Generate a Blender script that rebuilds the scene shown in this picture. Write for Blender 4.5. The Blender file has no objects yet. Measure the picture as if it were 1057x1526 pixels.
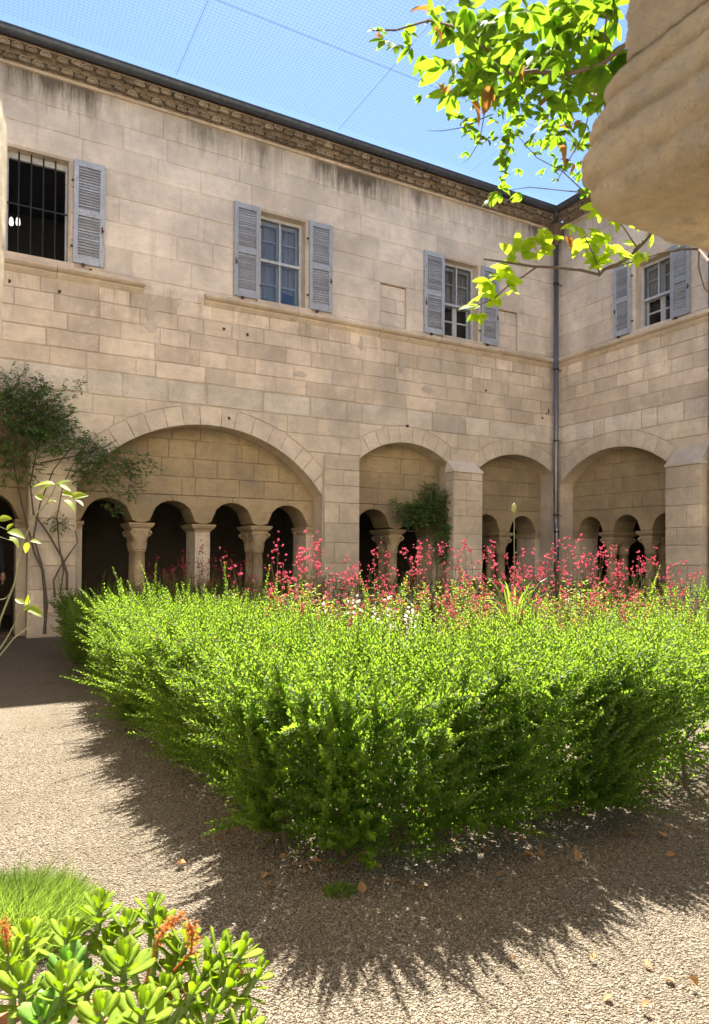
import bpy, math, random
import numpy as np
from mathutils import Vector, Matrix, Euler

random.seed(11); rng = np.random.default_rng(11)
R = math.radians
scene = bpy.context.scene
C = scene.collection

# ------------------------------------------------------------------ camera
CAM = np.array((-10.848, -10.9116, 1.2)); YAW, PIT, ROL = 0.5019, 0.0166, 0.0058
FPX, CXP, CYP = 1041.79, 528.5, 810.5          # focal length and principal point in photo pixels
fw = np.array((math.sin(YAW)*math.cos(PIT), math.cos(YAW)*math.cos(PIT), math.sin(PIT)))
rt0 = np.array((math.cos(YAW), -math.sin(YAW), 0)); up0 = np.cross(rt0, fw)
rt = math.cos(ROL)*rt0 + math.sin(ROL)*up0; up = -math.sin(ROL)*rt0 + math.cos(ROL)*up0
cd = bpy.data.cameras.new('camera'); cam = bpy.data.objects.new('camera', cd); C.objects.link(cam)
m = Matrix.Identity(4)
for i in range(3):
    m[i][0] = rt[i]; m[i][1] = up[i]; m[i][2] = -fw[i]; m[i][3] = CAM[i]
cam.matrix_world = m
cd.sensor_fit = 'VERTICAL'; cd.sensor_height = 36; cd.sensor_width = 36
cd.lens = FPX*36/1526; cd.shift_y = (CYP-763)/1526
cd.clip_start = 0.02; cd.clip_end = 500
cd.dof.use_dof = True; cd.dof.focus_distance = 7.0; cd.dof.aperture_fstop = cd.lens/2.2
scene.camera = cam
def ray(px, py): return fw + rt*(px-CXP)/FPX - up*(py-CYP)/FPX
def at(px, py, t): return CAM + ray(px, py)*t                 # t metres along the view axis
def on(px, py, ax, v):
    d = ray(px, py); return CAM + d*(v-CAM[ax])/d[ax]

# ------------------------------------------------------------------ sky and sun
SAZ, SEL = R(25), R(60)
w = bpy.data.worlds.new('World'); scene.world = w; w.use_nodes = True
nt = w.node_tree; nt.nodes.clear()
sky = nt.nodes.new('ShaderNodeTexSky'); sky.sky_type = 'NISHITA'; sky.sun_disc = False
sky.sun_elevation = SEL; sky.sun_rotation = SAZ; sky.air_density = 1.0; sky.dust_density = 0.2; sky.ozone_density = 5.0
bg = nt.nodes.new('ShaderNodeBackground'); bg.inputs[1].default_value = 0.05
wo = nt.nodes.new('ShaderNodeOutputWorld')
nt.links.new(sky.outputs[0], bg.inputs[0]); nt.links.new(bg.outputs[0], wo.inputs[0])
sd = bpy.data.lights.new('sun', 'SUN'); sun = bpy.data.objects.new('sun', sd); C.objects.link(sun)
sd.energy = 5.0; sd.angle = R(0.5); sd.color = (1.0, 0.95, 0.86)
S = Vector((math.sin(SAZ)*math.cos(SEL), math.cos(SAZ)*math.cos(SEL), math.sin(SEL)))
sun.rotation_euler = S.to_track_quat('Z', 'Y').to_euler(); sun.location = S*60
vs = scene.view_settings; vs.view_transform = 'Standard'; vs.look = 'None'; vs.gamma = 1; vs.exposure = 2.4
vs.use_curve_mapping = False
scene.render.engine = 'CYCLES'
scene.cycles.max_bounces = 7; scene.cycles.diffuse_bounces = 4; scene.cycles.transparent_max_bounces = 12

# ------------------------------------------------------------------ helpers
def tag(o, label=None, cat=None, group=None, kind=None):
    if label: o['label'] = label
    if cat: o['category'] = cat
    if group: o['group'] = group
    if kind: o['kind'] = kind
    return o
def link(name, me, parent=None, loc=None, rot=None):
    o = bpy.data.objects.new(name, me); C.objects.link(o)
    if parent is not None: o.parent = parent
    if loc is not None: o.location = loc
    if rot is not None: o.rotation_euler = rot
    return o
def empty(name, loc=(0, 0, 0), rz=0, parent=None):
    o = link(name, None, parent, loc, (0, 0, rz)); o.empty_display_size = .2; return o
def np_mesh(name, v, f, mat, smooth=False):
    v = np.asarray(v, np.float32); f = np.asarray(f, np.int32); k = f.shape[1]
    me = bpy.data.meshes.new(name); me.vertices.add(len(v)); me.vertices.foreach_set('co', v.ravel())
    me.loops.add(f.size); me.loops.foreach_set('vertex_index', f.ravel())
    me.polygons.add(len(f)); me.polygons.foreach_set('loop_start', np.arange(len(f), dtype=np.int32)*k)
    me.update(calc_edges=True)
    if smooth: me.polygons.foreach_set('use_smooth', np.ones(len(f), bool))
    me.materials.append(mat); return me
class MB:
    def __init__(s): s.v = []; s.f = []
    def add(s, v, f):
        n = len(s.v); s.v += [tuple(map(float, p)) for p in v]; s.f += [tuple(i+n for i in q) for q in f]; return s
    def box(s, x0, x1, y0, y1, z0, z1, jit=0):
        v = [(x0,y0,z0),(x1,y0,z0),(x1,y1,z0),(x0,y1,z0),(x0,y0,z1),(x1,y0,z1),(x1,y1,z1),(x0,y1,z1)]
        if jit: v = [tuple(c+random.uniform(-jit, jit) for c in p) for p in v]
        return s.add(v, [(0,3,2,1),(4,5,6,7),(0,1,5,4),(1,2,6,5),(2,3,7,6),(3,0,4,7)])
    def tube(s, pts, rad, n=6, cap=True):
        pts = [Vector(p) for p in pts]; k = len(pts)
        if not hasattr(rad, '__len__'): rad = [rad]*k
        v = []; ref = None
        for i, p in enumerate(pts):
            d = (pts[min(i+1, k-1)] - pts[max(i-1, 0)]).normalized()
            if ref is None: ref = d.orthogonal().normalized()
            ref = (ref - d*ref.dot(d)).normalized(); b = d.cross(ref)
            for j in range(n):
                a = 2*math.pi*j/n; v.append(p + (ref*math.cos(a) + b*math.sin(a))*rad[i])
        f = [(i*n+j, i*n+(j+1) % n, (i+1)*n+(j+1) % n, (i+1)*n+j) for i in range(k-1) for j in range(n)]
        if cap: f += [tuple(range(n))[::-1], tuple((k-1)*n+j for j in range(n))]
        return s.add(v, f)
    def lathe(s, prof, n=20, c=(0, 0, 0)):
        v = [(c[0]+r*math.cos(2*math.pi*j/n), c[1]+r*math.sin(2*math.pi*j/n), c[2]+z) for r, z in prof for j in range(n)]
        k = len(prof)
        f = [(i*n+j, i*n+(j+1) % n, (i+1)*n+(j+1) % n, (i+1)*n+j) for i in range(k-1) for j in range(n)]
        f += [tuple(range(n))[::-1], tuple((k-1)*n+j for j in range(n))]
        return s.add(v, f)
    def sweep(s, prof, path):
        """prof: closed list of (out, z); path: list of (origin(x,y), outdir(x,y)); loft straight sections"""
        n = len(prof); v = []
        for (o, d) in path: v += [(o[0]+d[0]*a, o[1]+d[1]*a, z) for a, z in prof]
        k = len(path)
        f = [(i*n+j, i*n+(j+1) % n, (i+1)*n+(j+1) % n, (i+1)*n+j) for i in range(k-1) for j in range(n)]
        f += [tuple(range(n)), tuple((k-1)*n+j for j in range(n))[::-1]]
        return s.add(v, f)
    def mesh(s, name, mat, smooth=False):
        me = bpy.data.meshes.new(name); me.from_pydata(s.v, [], s.f); me.update()
        if smooth: me.polygons.foreach_set('use_smooth', [True]*len(me.polygons))
        if mat: me.materials.append(mat)
        return me
    def build(s, name, mat, parent=None, loc=None, rot=None, smooth=False):
        return link(name, s.mesh(name, mat, smooth), parent, loc, rot)
def fix_normals(o):
    import bmesh
    b = bmesh.new(); b.from_mesh(o.data); bmesh.ops.recalc_face_normals(b, faces=b.faces); b.to_mesh(o.data); b.free(); return o

# ------------------------------------------------------------------ materials
def newmat(name):
    mt = bpy.data.materials.new(name); mt.use_nodes = True; t = mt.node_tree; t.nodes.clear()
    out = t.nodes.new('ShaderNodeOutputMaterial'); return mt, t, out
def N(t, typ, **kw):
    n = t.nodes.new(typ)
    for k, v in kw.items():
        if k in ('inp',):
            for a, b in v.items(): n.inputs[a].default_value = b
        else: setattr(n, k, v)
    return n
def mix(t, a, b, fac, mode='MIX'):
    n = t.nodes.new('ShaderNodeMix'); n.data_type = 'RGBA'; n.blend_type = mode
    for sock, val in ((n.inputs[0], fac), (n.inputs[6], a), (n.inputs[7], b)):
        if isinstance(val, (tuple, list)): sock.default_value = (*val, 1)
        elif isinstance(val, (int, float)): sock.default_value = val
        else: t.links.new(val, sock)
    return n.outputs[2]
def ramp(t, val, p0, p1, c0=0., c1=1.):
    n = t.nodes.new('ShaderNodeMapRange'); n.inputs[1].default_value = p0; n.inputs[2].default_value = p1
    n.inputs[3].default_value = c0; n.inputs[4].default_value = c1; t.links.new(val, n.inputs[0]); return n.outputs[0]
def math_(t, op, a, b=0.):
    n = t.nodes.new('ShaderNodeMath'); n.operation = op
    for s, v in ((n.inputs[0], a), (n.inputs[1], b)):
        if isinstance(v, (int, float)): s.default_value = v
        else: t.links.new(v, s)
    return n.outputs[0]
def noise(t, vec, scale, detail=4, rough=.6, dist=0.):
    n = t.nodes.new('ShaderNodeTexNoise'); n.inputs['Scale'].default_value = scale; n.inputs['Detail'].default_value = detail
    n.inputs['Roughness'].default_value = rough; n.inputs['Distortion'].default_value = dist
    if vec is not None: t.links.new(vec, n.inputs['Vector'])
    return n.outputs[0]
def bump(t, h, strength, dist):
    n = t.nodes.new('ShaderNodeBump'); n.inputs['Strength'].default_value = strength; n.inputs['Distance'].default_value = dist
    t.links.new(h, n.inputs['Height']); return n.outputs[0]
def scaled(t, vec, s):
    n = t.nodes.new('ShaderNodeMapping'); n.inputs['Scale'].default_value = s; t.links.new(vec, n.inputs[0]); return n.outputs[0]

def stone(name, c, var=.10, patch=.5, grime=.5, eaves=0., flecks=0., rust=0., bumpd=.006, bs=.6, rough=.92, fs=1.):
    mt, t, out = newmat(name); P = N(t, 'ShaderNodeNewGeometry').outputs['Position']
    if fs != 1: P = scaled(t, P, (fs, fs, fs))
    info = N(t, 'ShaderNodeObjectInfo')
    b = N(t, 'ShaderNodeBsdfPrincipled'); b.inputs['Roughness'].default_value = rough
    b.inputs['Specular IOR Level'].default_value = .2
    lo = tuple(x*.72 for x in c); hi = tuple(min(1, x*1.22) for x in c)
    n1 = noise(t, P, .9, 5, .62, .3); n2 = noise(t, P, 7, 6, .68); n3 = noise(t, P, 55, 5, .7)
    col = mix(t, lo, hi, ramp(t, n1, .32, .68))
    # each stone has its own tint
    tint = mix(t, (1-var*1.2, 1-var*1.3, 1-var*1.5), (1+var, 1+var*.9, 1+var*.75), info.outputs['Random'])
    col = mix(t, col, tint, 1., 'MULTIPLY')
    bed = noise(t, scaled(t, P, (1, 1, 7)), 3.2, 6, .72)          # bedding of the limestone
    col = mix(t, col, tuple(x*.74 for x in c), math_(t, 'MULTIPLY', ramp(t, bed, .5, .72), .55))
    gy = sum(c)/3; n5 = noise(t, P, 2.1, 6, .7, .6)
    col = mix(t, col, (gy*.80, gy*.76, gy*.70), math_(t, 'MULTIPLY', ramp(t, n5, .52, .70), .45))
    col = mix(t, col, (min(1, c[0]*1.12), min(1, c[1]*1.17), min(1, c[2]*1.22)), math_(t, 'MULTIPLY', ramp(t, n5, .46, .30), .55))
    n6 = noise(t, P, 24, 5, .75); col = mix(t, col, tuple(x*.5 for x in c), math_(t, 'MULTIPLY', ramp(t, n6, .63, .72), .5))
    col = mix(t, col, tuple(x*.62 for x in c), math_(t, 'MULTIPLY', ramp(t, n2, .52, .75), patch))
    col = mix(t, col, tuple(min(1, x*1.35) for x in c), math_(t, 'MULTIPLY', ramp(t, n2, .45, .25), .35))
    # long rain stains
    st = noise(t, scaled(t, P, (2.6, 2.6, .28)), 2.2, 6, .7)
    col = mix(t, col, (c[0]*.42, c[1]*.42, c[2]*.44), math_(t, 'MULTIPLY', ramp(t, st, .56, .78), grime))
    z = N(t, 'ShaderNodeSeparateXYZ'); t.links.new(P, z.inputs[0]); z = z.outputs[2]
    if eaves:                                                   # black lichen hanging below the cornice
        drip = noise(t, scaled(t, P, (1, 1, .12)), 5.5, 6, .75)
        h = math_(t, 'ADD', ramp(t, z, 7.25, 8.1), math_(t, 'MULTIPLY', math_(t, 'SUBTRACT', drip, .5), 1.7))
        big = ramp(t, noise(t, scaled(t, P, (1, 1, .2)), .55, 3, .5), .42, .62)
        f = math_(t, 'MULTIPLY', ramp(t, h, .42, 1.0), math_(t, 'MULTIPLY', math_(t, 'ADD', big, .25), eaves))
        col = mix(t, col, (.085, .07, .052), math_(t, 'MINIMUM', f, .9))
        # damp run-off below the sill moulding
        d2 = noise(t, scaled(t, P, (1, 1, .1)), 4.2, 5, .7)
        g = math_(t, 'MULTIPLY', ramp(t, z, 4.3, 5.2), math_(t, 'MULTIPLY', ramp(t, z, 5.36, 5.3), ramp(t, d2, .5, .72)))
        col = mix(t, col, (c[0]*.4, c[1]*.38, c[2]*.37), math_(t, 'MULTIPLY', g, .75))
        # speckle of lichen
        col = mix(t, col, (.15, .125, .095), math_(t, 'MULTIPLY', ramp(t, n3, .62, .72), .35))
    if rust:
        rn = noise(t, scaled(t, P, (1, 1, .16)), 2.3, 5, .7)
        col = mix(t, col, (.30, .13, .055), math_(t, 'MULTIPLY', ramp(t, rn, .62, .8), rust))
    if flecks:
        fn = noise(t, P, 16, 8, .8); fb = ramp(t, noise(t, P, 1.7, 3, .5), .45, .62)
        col = mix(t, col, (.50, .45, .37), math_(t, 'MULTIPLY', math_(t, 'MULTIPLY', ramp(t, fn, .58, .63), fb), flecks))
    t.links.new(col, b.inputs['Base Color'])
    pit = N(t, 'ShaderNodeTexVoronoi'); pit.inputs['Scale'].default_value = 38; t.links.new(P, pit.inputs['Vector'])
    hh = math_(t, 'ADD', math_(t, 'MULTIPLY', n2, 1.3), math_(t, 'ADD', math_(t, 'MULTIPLY', n3, .5), math_(t, 'MULTIPLY', ramp(t, pit.outputs[0], 0., .3), .25)))
    t.links.new(bump(t, hh, bs, bumpd*3), b.inputs['Normal'])
    t.links.new(b.outputs[0], out.inputs[0]); return mt
def plain(name, c, rough=.6, metal=0., wear=None, wscale=20, wamt=.6, bs=0., spec=.5, var=.15, ov=0.):
    mt, t, out = newmat(name); P = N(t, 'ShaderNodeNewGeometry').outputs['Position']
    b = N(t, 'ShaderNodeBsdfPrincipled', inp={'Roughness': rough, 'Metallic': metal, 'Specular IOR Level': spec})
    n1 = noise(t, P, wscale*.3, 5, .65); col = mix(t, tuple(x*(1-var) for x in c), tuple(min(1, x*(1+var)) for x in c), ramp(t, n1, .3, .7))
    if ov: col = mix(t, col, mix(t, (1-ov,)*3, (1+ov*.6,)*3, N(t, 'ShaderNodeObjectInfo').outputs['Random']), 1., 'MULTIPLY')
    if wear:
        n2 = noise(t, scaled(t, P, (1, 1, .5)), wscale, 6, .72); col = mix(t, col, wear, math_(t, 'MULTIPLY', ramp(t, n2, .54, .64), wamt))
        if bs: t.links.new(bump(t, n2, bs, .004), b.inputs['Normal'])
    t.links.new(col, b.inputs['Base Color']); t.links.new(b.outputs[0], out.inputs[0]); return mt
def leafm(name, c0, c1, tr=None, fac=.45, rough=.42, spec=.4, island=True, odd=None, oddamt=.0):
    mt, t, out = newmat(name)
    rnd = N(t, 'ShaderNodeNewGeometry').outputs['Random Per Island'] if island else N(t, 'ShaderNodeObjectInfo').outputs['Random']
    P = N(t, 'ShaderNodeNewGeometry').outputs['Position']
    r2 = math_(t, 'ADD', math_(t, 'MULTIPLY', rnd, .45), math_(t, 'MULTIPLY', ramp(t, noise(t, P, 4.5, 4, .7), .36, .64), .55))
    col = mix(t, c0, c1, r2)
    tcol = mix(t, tuple(x*.8 for x in (tr or c1)), tuple(min(1, x*1.2) for x in (tr or c1)), r2)
    if odd:
        k = math_(t, 'LESS_THAN', math_(t, 'FRACT', math_(t, 'MULTIPLY', rnd, 17.3)), oddamt)
        col = mix(t, col, odd, k); tcol = mix(t, tcol, odd, k)
    b = N(t, 'ShaderNodeBsdfPrincipled', inp={'Roughness': rough, 'Specular IOR Level': spec}); t.links.new(col, b.inputs['Base Color'])
    tl = N(t, 'ShaderNodeBsdfTranslucent'); t.links.new(tcol, tl.inputs[0])
    ms = N(t, 'ShaderNodeMixShader'); ms.inputs[0].default_value = fac
    t.links.new(b.outputs[0], ms.inputs[1]); t.links.new(tl.outputs[0], ms.inputs[2]); t.links.new(ms.outputs[0], out.inputs[0]); return mt
def gravelm():
    mt, t, out = newmat('gravel'); P = N(t, 'ShaderNodeNewGeometry').outputs['Position']
    b = N(t, 'ShaderNodeBsdfPrincipled', inp={'Roughness': .95, 'Specular IOR Level': .15})
    v = N(t, 'ShaderNodeTexVoronoi'); v.inputs['Scale'].default_value = 125; t.links.new(P, v.inputs['Vector'])
    sp = N(t, 'ShaderNodeSeparateColor'); t.links.new(v.outputs['Color'], sp.inputs[0])
    col = mix(t, (.125, .098, .066), (.235, .20, .15), sp.outputs[0])
    col = mix(t, col, (.10, .075, .05), ramp(t, sp.outputs[1], .86, .95))
    col = mix(t, col, (.13, .10, .065), math_(t, 'MULTIPLY', ramp(t, noise(t, P, 1.6, 5, .65), .5, .72), .7))
    col = mix(t, col, (.07, .055, .04), math_(t, 'MULTIPLY', ramp(t, v.outputs['Distance'], .55, .9), .75))
    t.links.new(col, b.inputs['Base Color'])
    h = math_(t, 'ADD', math_(t, 'SUBTRACT', 1., v.outputs['Distance']), math_(t, 'MULTIPLY', noise(t, P, 6, 4), .8))
    t.links.new(bump(t, h, .9, .012), b.inputs['Normal']); t.links.new(b.outputs[0], out.inputs[0]); return mt
def pebblem():
    mt, t, out = newmat('pebble'); g = N(t, 'ShaderNodeNewGeometry')
    b = N(t, 'ShaderNodeBsdfPrincipled', inp={'Roughness': .9, 'Specular IOR Level': .2})
    col = mix(t, (.155, .122, .083), (.34, .29, .222), g.outputs['Random Per Island'])
    k = math_(t, 'LESS_THAN', math_(t, 'FRACT', math_(t, 'MULTIPLY', g.outputs['Random Per Island'], 23.7)), .10)
    col = mix(t, col, (.10, .077, .053), k)
    col = mix(t, col, (.17, .13, .085), math_(t, 'MULTIPLY', ramp(t, noise(t, g.outputs['Position'], 1.6, 5, .65), .5, .72), .6))
    t.links.new(col, b.inputs['Base Color']); t.links.new(b.outputs[0], out.inputs[0]); return mt

M = {}
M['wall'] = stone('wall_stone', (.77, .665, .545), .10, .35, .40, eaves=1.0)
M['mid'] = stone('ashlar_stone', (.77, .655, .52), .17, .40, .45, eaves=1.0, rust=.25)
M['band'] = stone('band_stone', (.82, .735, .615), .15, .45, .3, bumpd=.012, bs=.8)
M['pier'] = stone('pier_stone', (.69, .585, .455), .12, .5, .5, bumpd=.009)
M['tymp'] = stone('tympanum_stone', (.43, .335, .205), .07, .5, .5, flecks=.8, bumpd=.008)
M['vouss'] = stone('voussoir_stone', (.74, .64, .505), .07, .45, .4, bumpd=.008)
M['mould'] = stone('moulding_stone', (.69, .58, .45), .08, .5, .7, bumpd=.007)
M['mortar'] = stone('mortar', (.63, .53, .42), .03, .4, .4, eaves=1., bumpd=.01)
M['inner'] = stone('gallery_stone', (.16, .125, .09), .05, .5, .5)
M['cap'] = stone('capital_stone', (.48, .37, .235), .06, .6, .35, bumpd=.006, bs=.9)
M['nearcap'] = stone('near_capital_stone', (.66, .525, .355), .03, .9, .3, flecks=.8, bumpd=.004, bs=1., fs=6.)
M['genoise'] = stone('cornice_tile', (.34, .28, .215), .35, .6, .6)
M['roof'] = plain('roof_tile', (.42, .22, .13), .9, wear=(.25, .2, .15), wscale=9)
M['zinc'] = plain('zinc', (.085, .095, .11), .5, .6, wear=(.16, .17, .18), wscale=14, wamt=.5)
M['pipe'] = plain('grey_pipe', (.22, .23, .25), .38, .75, wear=(.16, .14, .12), wscale=12, wamt=.5)
M['rustpipe'] = plain('rusty_pipe', (.16, .105, .07), .8, .2, wear=(.08, .06, .05), wscale=18)
M['shutter'] = plain('faded_blue_paint', (.42, .455, .50), .7, wear=(.27, .25, .23), wscale=24, wamt=.8, bs=.5, ov=.28)
M['frame'] = plain('old_white_paint', (.52, .54, .55), .65, wear=(.28, .25, .21), wscale=30, wamt=.55, bs=.4)
M['iron'] = plain('black_iron', (.022, .024, .03), .5, .4)
M['rustiron'] = plain('rusty_iron', (.10, .055, .035), .85, .2)
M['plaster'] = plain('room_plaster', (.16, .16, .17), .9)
M['curtain'] = plain('net_curtain', (.85, .76, .66), .95, var=.1)
M['blue'] = plain('blue_cloth', (.06, .09, .28), .9)
M['terra'] = plain('terracotta', (.36, .145, .075), .85, wear=(.40, .28, .2), wscale=16, wamt=.5)
M['soil'] = plain('bed_soil', (.09, .065, .045), .98, wear=(.16, .12, .08), wscale=30, bs=.8)
M['bark'] = plain('bark', (.13, .095, .065), .95, wear=(.07, .05, .035), wscale=40, bs=.8)
M['paleb'] = plain('pale_green_stem', (.20, .20, .10), .7, wear=(.2, .15, .1), wscale=30, wamt=.4)
M['redstem'] = plain('wiry_stem', (.17, .15, .06), .7)
M['net'] = plain('nylon_net', (.10, .11, .13), .8)
M['gravel'] = gravelm(); M['pebble'] = pebblem()
M['hedge'] = leafm('hedge_leaf', (.028, .075, .010), (.115, .20, .024), (.26, .42, .026), .58, .5, .2, odd=(.16, .13, .03), oddamt=.012)
M['rose'] = leafm('rose_leaf', (.055, .13, .032), (.13, .22, .05), (.20, .33, .045), .42, .5)
M['gleaf'] = leafm('gaura_leaf', (.075, .13, .018), (.17, .22, .03), (.30, .40, .04), .5, odd=(.26, .085, .045), oddamt=.2)
M['petal'] = leafm('pink_petal', (.34, .035, .065), (.50, .09, .125), (.56, .08, .125), .45, .6, .2)
M['white'] = leafm('white_petal', (.75, .72, .68), (.8, .78, .75), (.85, .8, .75), .5, .6, .2)
M['vine'] = leafm('vine_leaf', (.045, .11, .012), (.09, .18, .018), (.23, .39, .018), .58, .6, .08, island=False)
M['vinelit'] = leafm('backlit_vine_leaf', (.12, .22, .015), (.20, .30, .02), (.58, .76, .035), .66, .6, .08, island=False)  # brighter copy of the vine leaf; sun through the leaves put into its colour
M['vinebrown'] = leafm('withered_leaf', (.20, .085, .03), (.30, .15, .04), (.5, .22, .05), .5, .7, .1, island=False)
M['fig'] = leafm('young_leaf', (.17, .22, .025), (.24, .30, .03), (.42, .48, .03), .55, .5, .3, island=False)
M['strap'] = leafm('strap_leaf', (.075, .16, .02), (.14, .23, .03), (.24, .36, .03), .5, .4)
M['succ'] = leafm('succulent_leaf', (.19, .29, .035), (.31, .39, .05), (.56, .70, .08), .55, .6, .12, island=False)
M['succb'] = leafm('glaucous_leaf', (.15, .28, .06), (.23, .36, .08), (.5, .75, .14), .55, .45, .45, island=False)
M['orange'] = leafm('dry_flower', (.42, .13, .045), (.58, .25, .08), (.6, .25, .07), .4, .8, .1)
M['grass'] = leafm('grass_blade', (.06, .14, .02), (.17, .25, .04), (.30, .42, .05), .45, .5, .3)
M['dead'] = leafm('dead_leaf', (.24, .13, .06), (.45, .29, .14), (.4, .2, .08), .25, .8, .1, island=False)
M['bud'] = plain('pale_bud', (.36, .34, .12), .7)
M['skin'] = plain('skin', (.42, .22, .15), .6); M['cloth'] = plain('dark_cloth', (.012, .014, .022), .9); M['hair'] = plain('hair', (.03, .02, .015), .8)
def glassm():
    mt, t, out = newmat('old_glass'); g = N(t, 'ShaderNodeBsdfGlossy', inp={'Roughness': .04}); g.inputs[0].default_value = (.9, .86, .82, 1)
    tr = N(t, 'ShaderNodeBsdfTransparent'); tr.inputs[0].default_value = (.82, .84, .86, 1)
    P = N(t, 'ShaderNodeNewGeometry').outputs['Position']; t.links.new(bump(t, noise(t, P, 5, 2), .15, .02), g.inputs['Normal'])
    ms = N(t, 'ShaderNodeMixShader'); ms.inputs[0].default_value = .045
    t.links.new(tr.outputs[0], ms.inputs[1]); t.links.new(g.outputs[0], ms.inputs[2]); t.links.new(ms.outputs[0], out.inputs[0]); return mt
M['glass'] = glassm()
def lampm():
    mt, t, out = newmat('lamp_glow'); e = N(t, 'ShaderNodeEmission'); e.inputs[0].default_value = (1, .95, .82, 1); e.inputs[1].default_value = .35
    t.links.new(e.outputs[0], out.inputs[0]); return mt
M['lamp'] = lampm()

# ------------------------------------------------------------------ masonry
def inset(poly, g):
    n = len(poly); out = []
    for i in range(n):
        p0, p1, p2 = poly[i-1], poly[i], poly[(i+1) % n]
        def nrm(a, b):
            dx, dy = b[0]-a[0], b[1]-a[1]; l = math.hypot(dx, dy) or 1e-9; return (-dy/l, dx/l)
        a, b = nrm(p0, p1), nrm(p1, p2); sx, sy = a[0]+b[0], a[1]+b[1]; q = 1 + a[0]*b[0] + a[1]*b[1]
        q = max(q, .5); out.append((p1[0]+sx/q*g, p1[1]+sy/q*g))
    return out
def densify(poly, step):
    out = []
    for i, p in enumerate(poly):
        q = poly[(i+1) % len(poly)]; n = max(1, round(math.hypot(q[0]-p[0], q[1]-p[1])/step))
        for k in range(n): out.append((p[0]+(q[0]-p[0])*k/n, p[1]+(q[1]-p[1])*k/n))
    return out
def block(parent, poly, d0, depth, mat, gap=.012, proud=.004, chf=.009, jit=.0035, name='stone_block', step=.22):
    """one stone: polygon in (u,z), front face at depth d0, going back by depth"""
    p = densify(inset(poly, gap/2), step)
    if jit: p = [(a+random.uniform(-jit, jit), b+random.uniform(-jit, jit)) for a, b in p]
    q = inset(p, chf); n = len(p)
    cu = sum(a for a, b in p)/n; cz = sum(b for a, b in p)/n
    f0 = -random.uniform(0, proud); t1, t2 = random.uniform(-.003, .003), random.uniform(-.003, .003)
    w_ = max(a for a, b in p)-min(a for a, b in p)+.01
    v = [(a-cu, f0+t1*(a-cu)/w_, b-cz) for a, b in q] + [(a-cu, f0+chf*.8, b-cz) for a, b in p] + [(a-cu, depth, b-cz) for a, b in p]
    f = [tuple(range(n))]
    for i in range(n):
        j = (i+1) % n; f += [(n+i, n+j, j, i), (2*n+i, 2*n+j, n+j, n+i)]
    me = bpy.data.meshes.new(name); me.from_pydata(v, [], f); me.materials.append(mat); me.update()
    return link(name, me, parent, (cu, d0, cz))
class Arch:
    def __init__(s, uc, half, zs, Rr, ring=.3): s.uc, s.half, s.zs, s.R, s.ring = uc, half, zs, Rr, ring; s.zc = zs - math.sqrt(max(Rr*Rr-half*half, 0))
    def top(s, u, ring=0.):
        x = abs(u-s.uc)
        if x > s.half + 1e-6: return -9
        return s.zc + math.sqrt(max((s.R+ring)**2 - x*x, 0))
def ztop(arches, u, ring=None): return max([a.top(u, a.ring if ring is None else ring) for a in arches] + [-9])
def split(a, b, w, off, breaks=()):
    """cut [a,b] into stones about w long, staggered"""
    L = b-a
    if L < w*1.25: return [(a, b)]
    n = max(1, round(L/w)); xs = [a]
    for i in range(1, n): xs.append(a + L*(i + off + random.uniform(-.33, .33))/(n))
    xs = [x for x in xs if x < b-.14] + [b]
    return list(zip(xs[:-1], xs[1:]))
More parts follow.
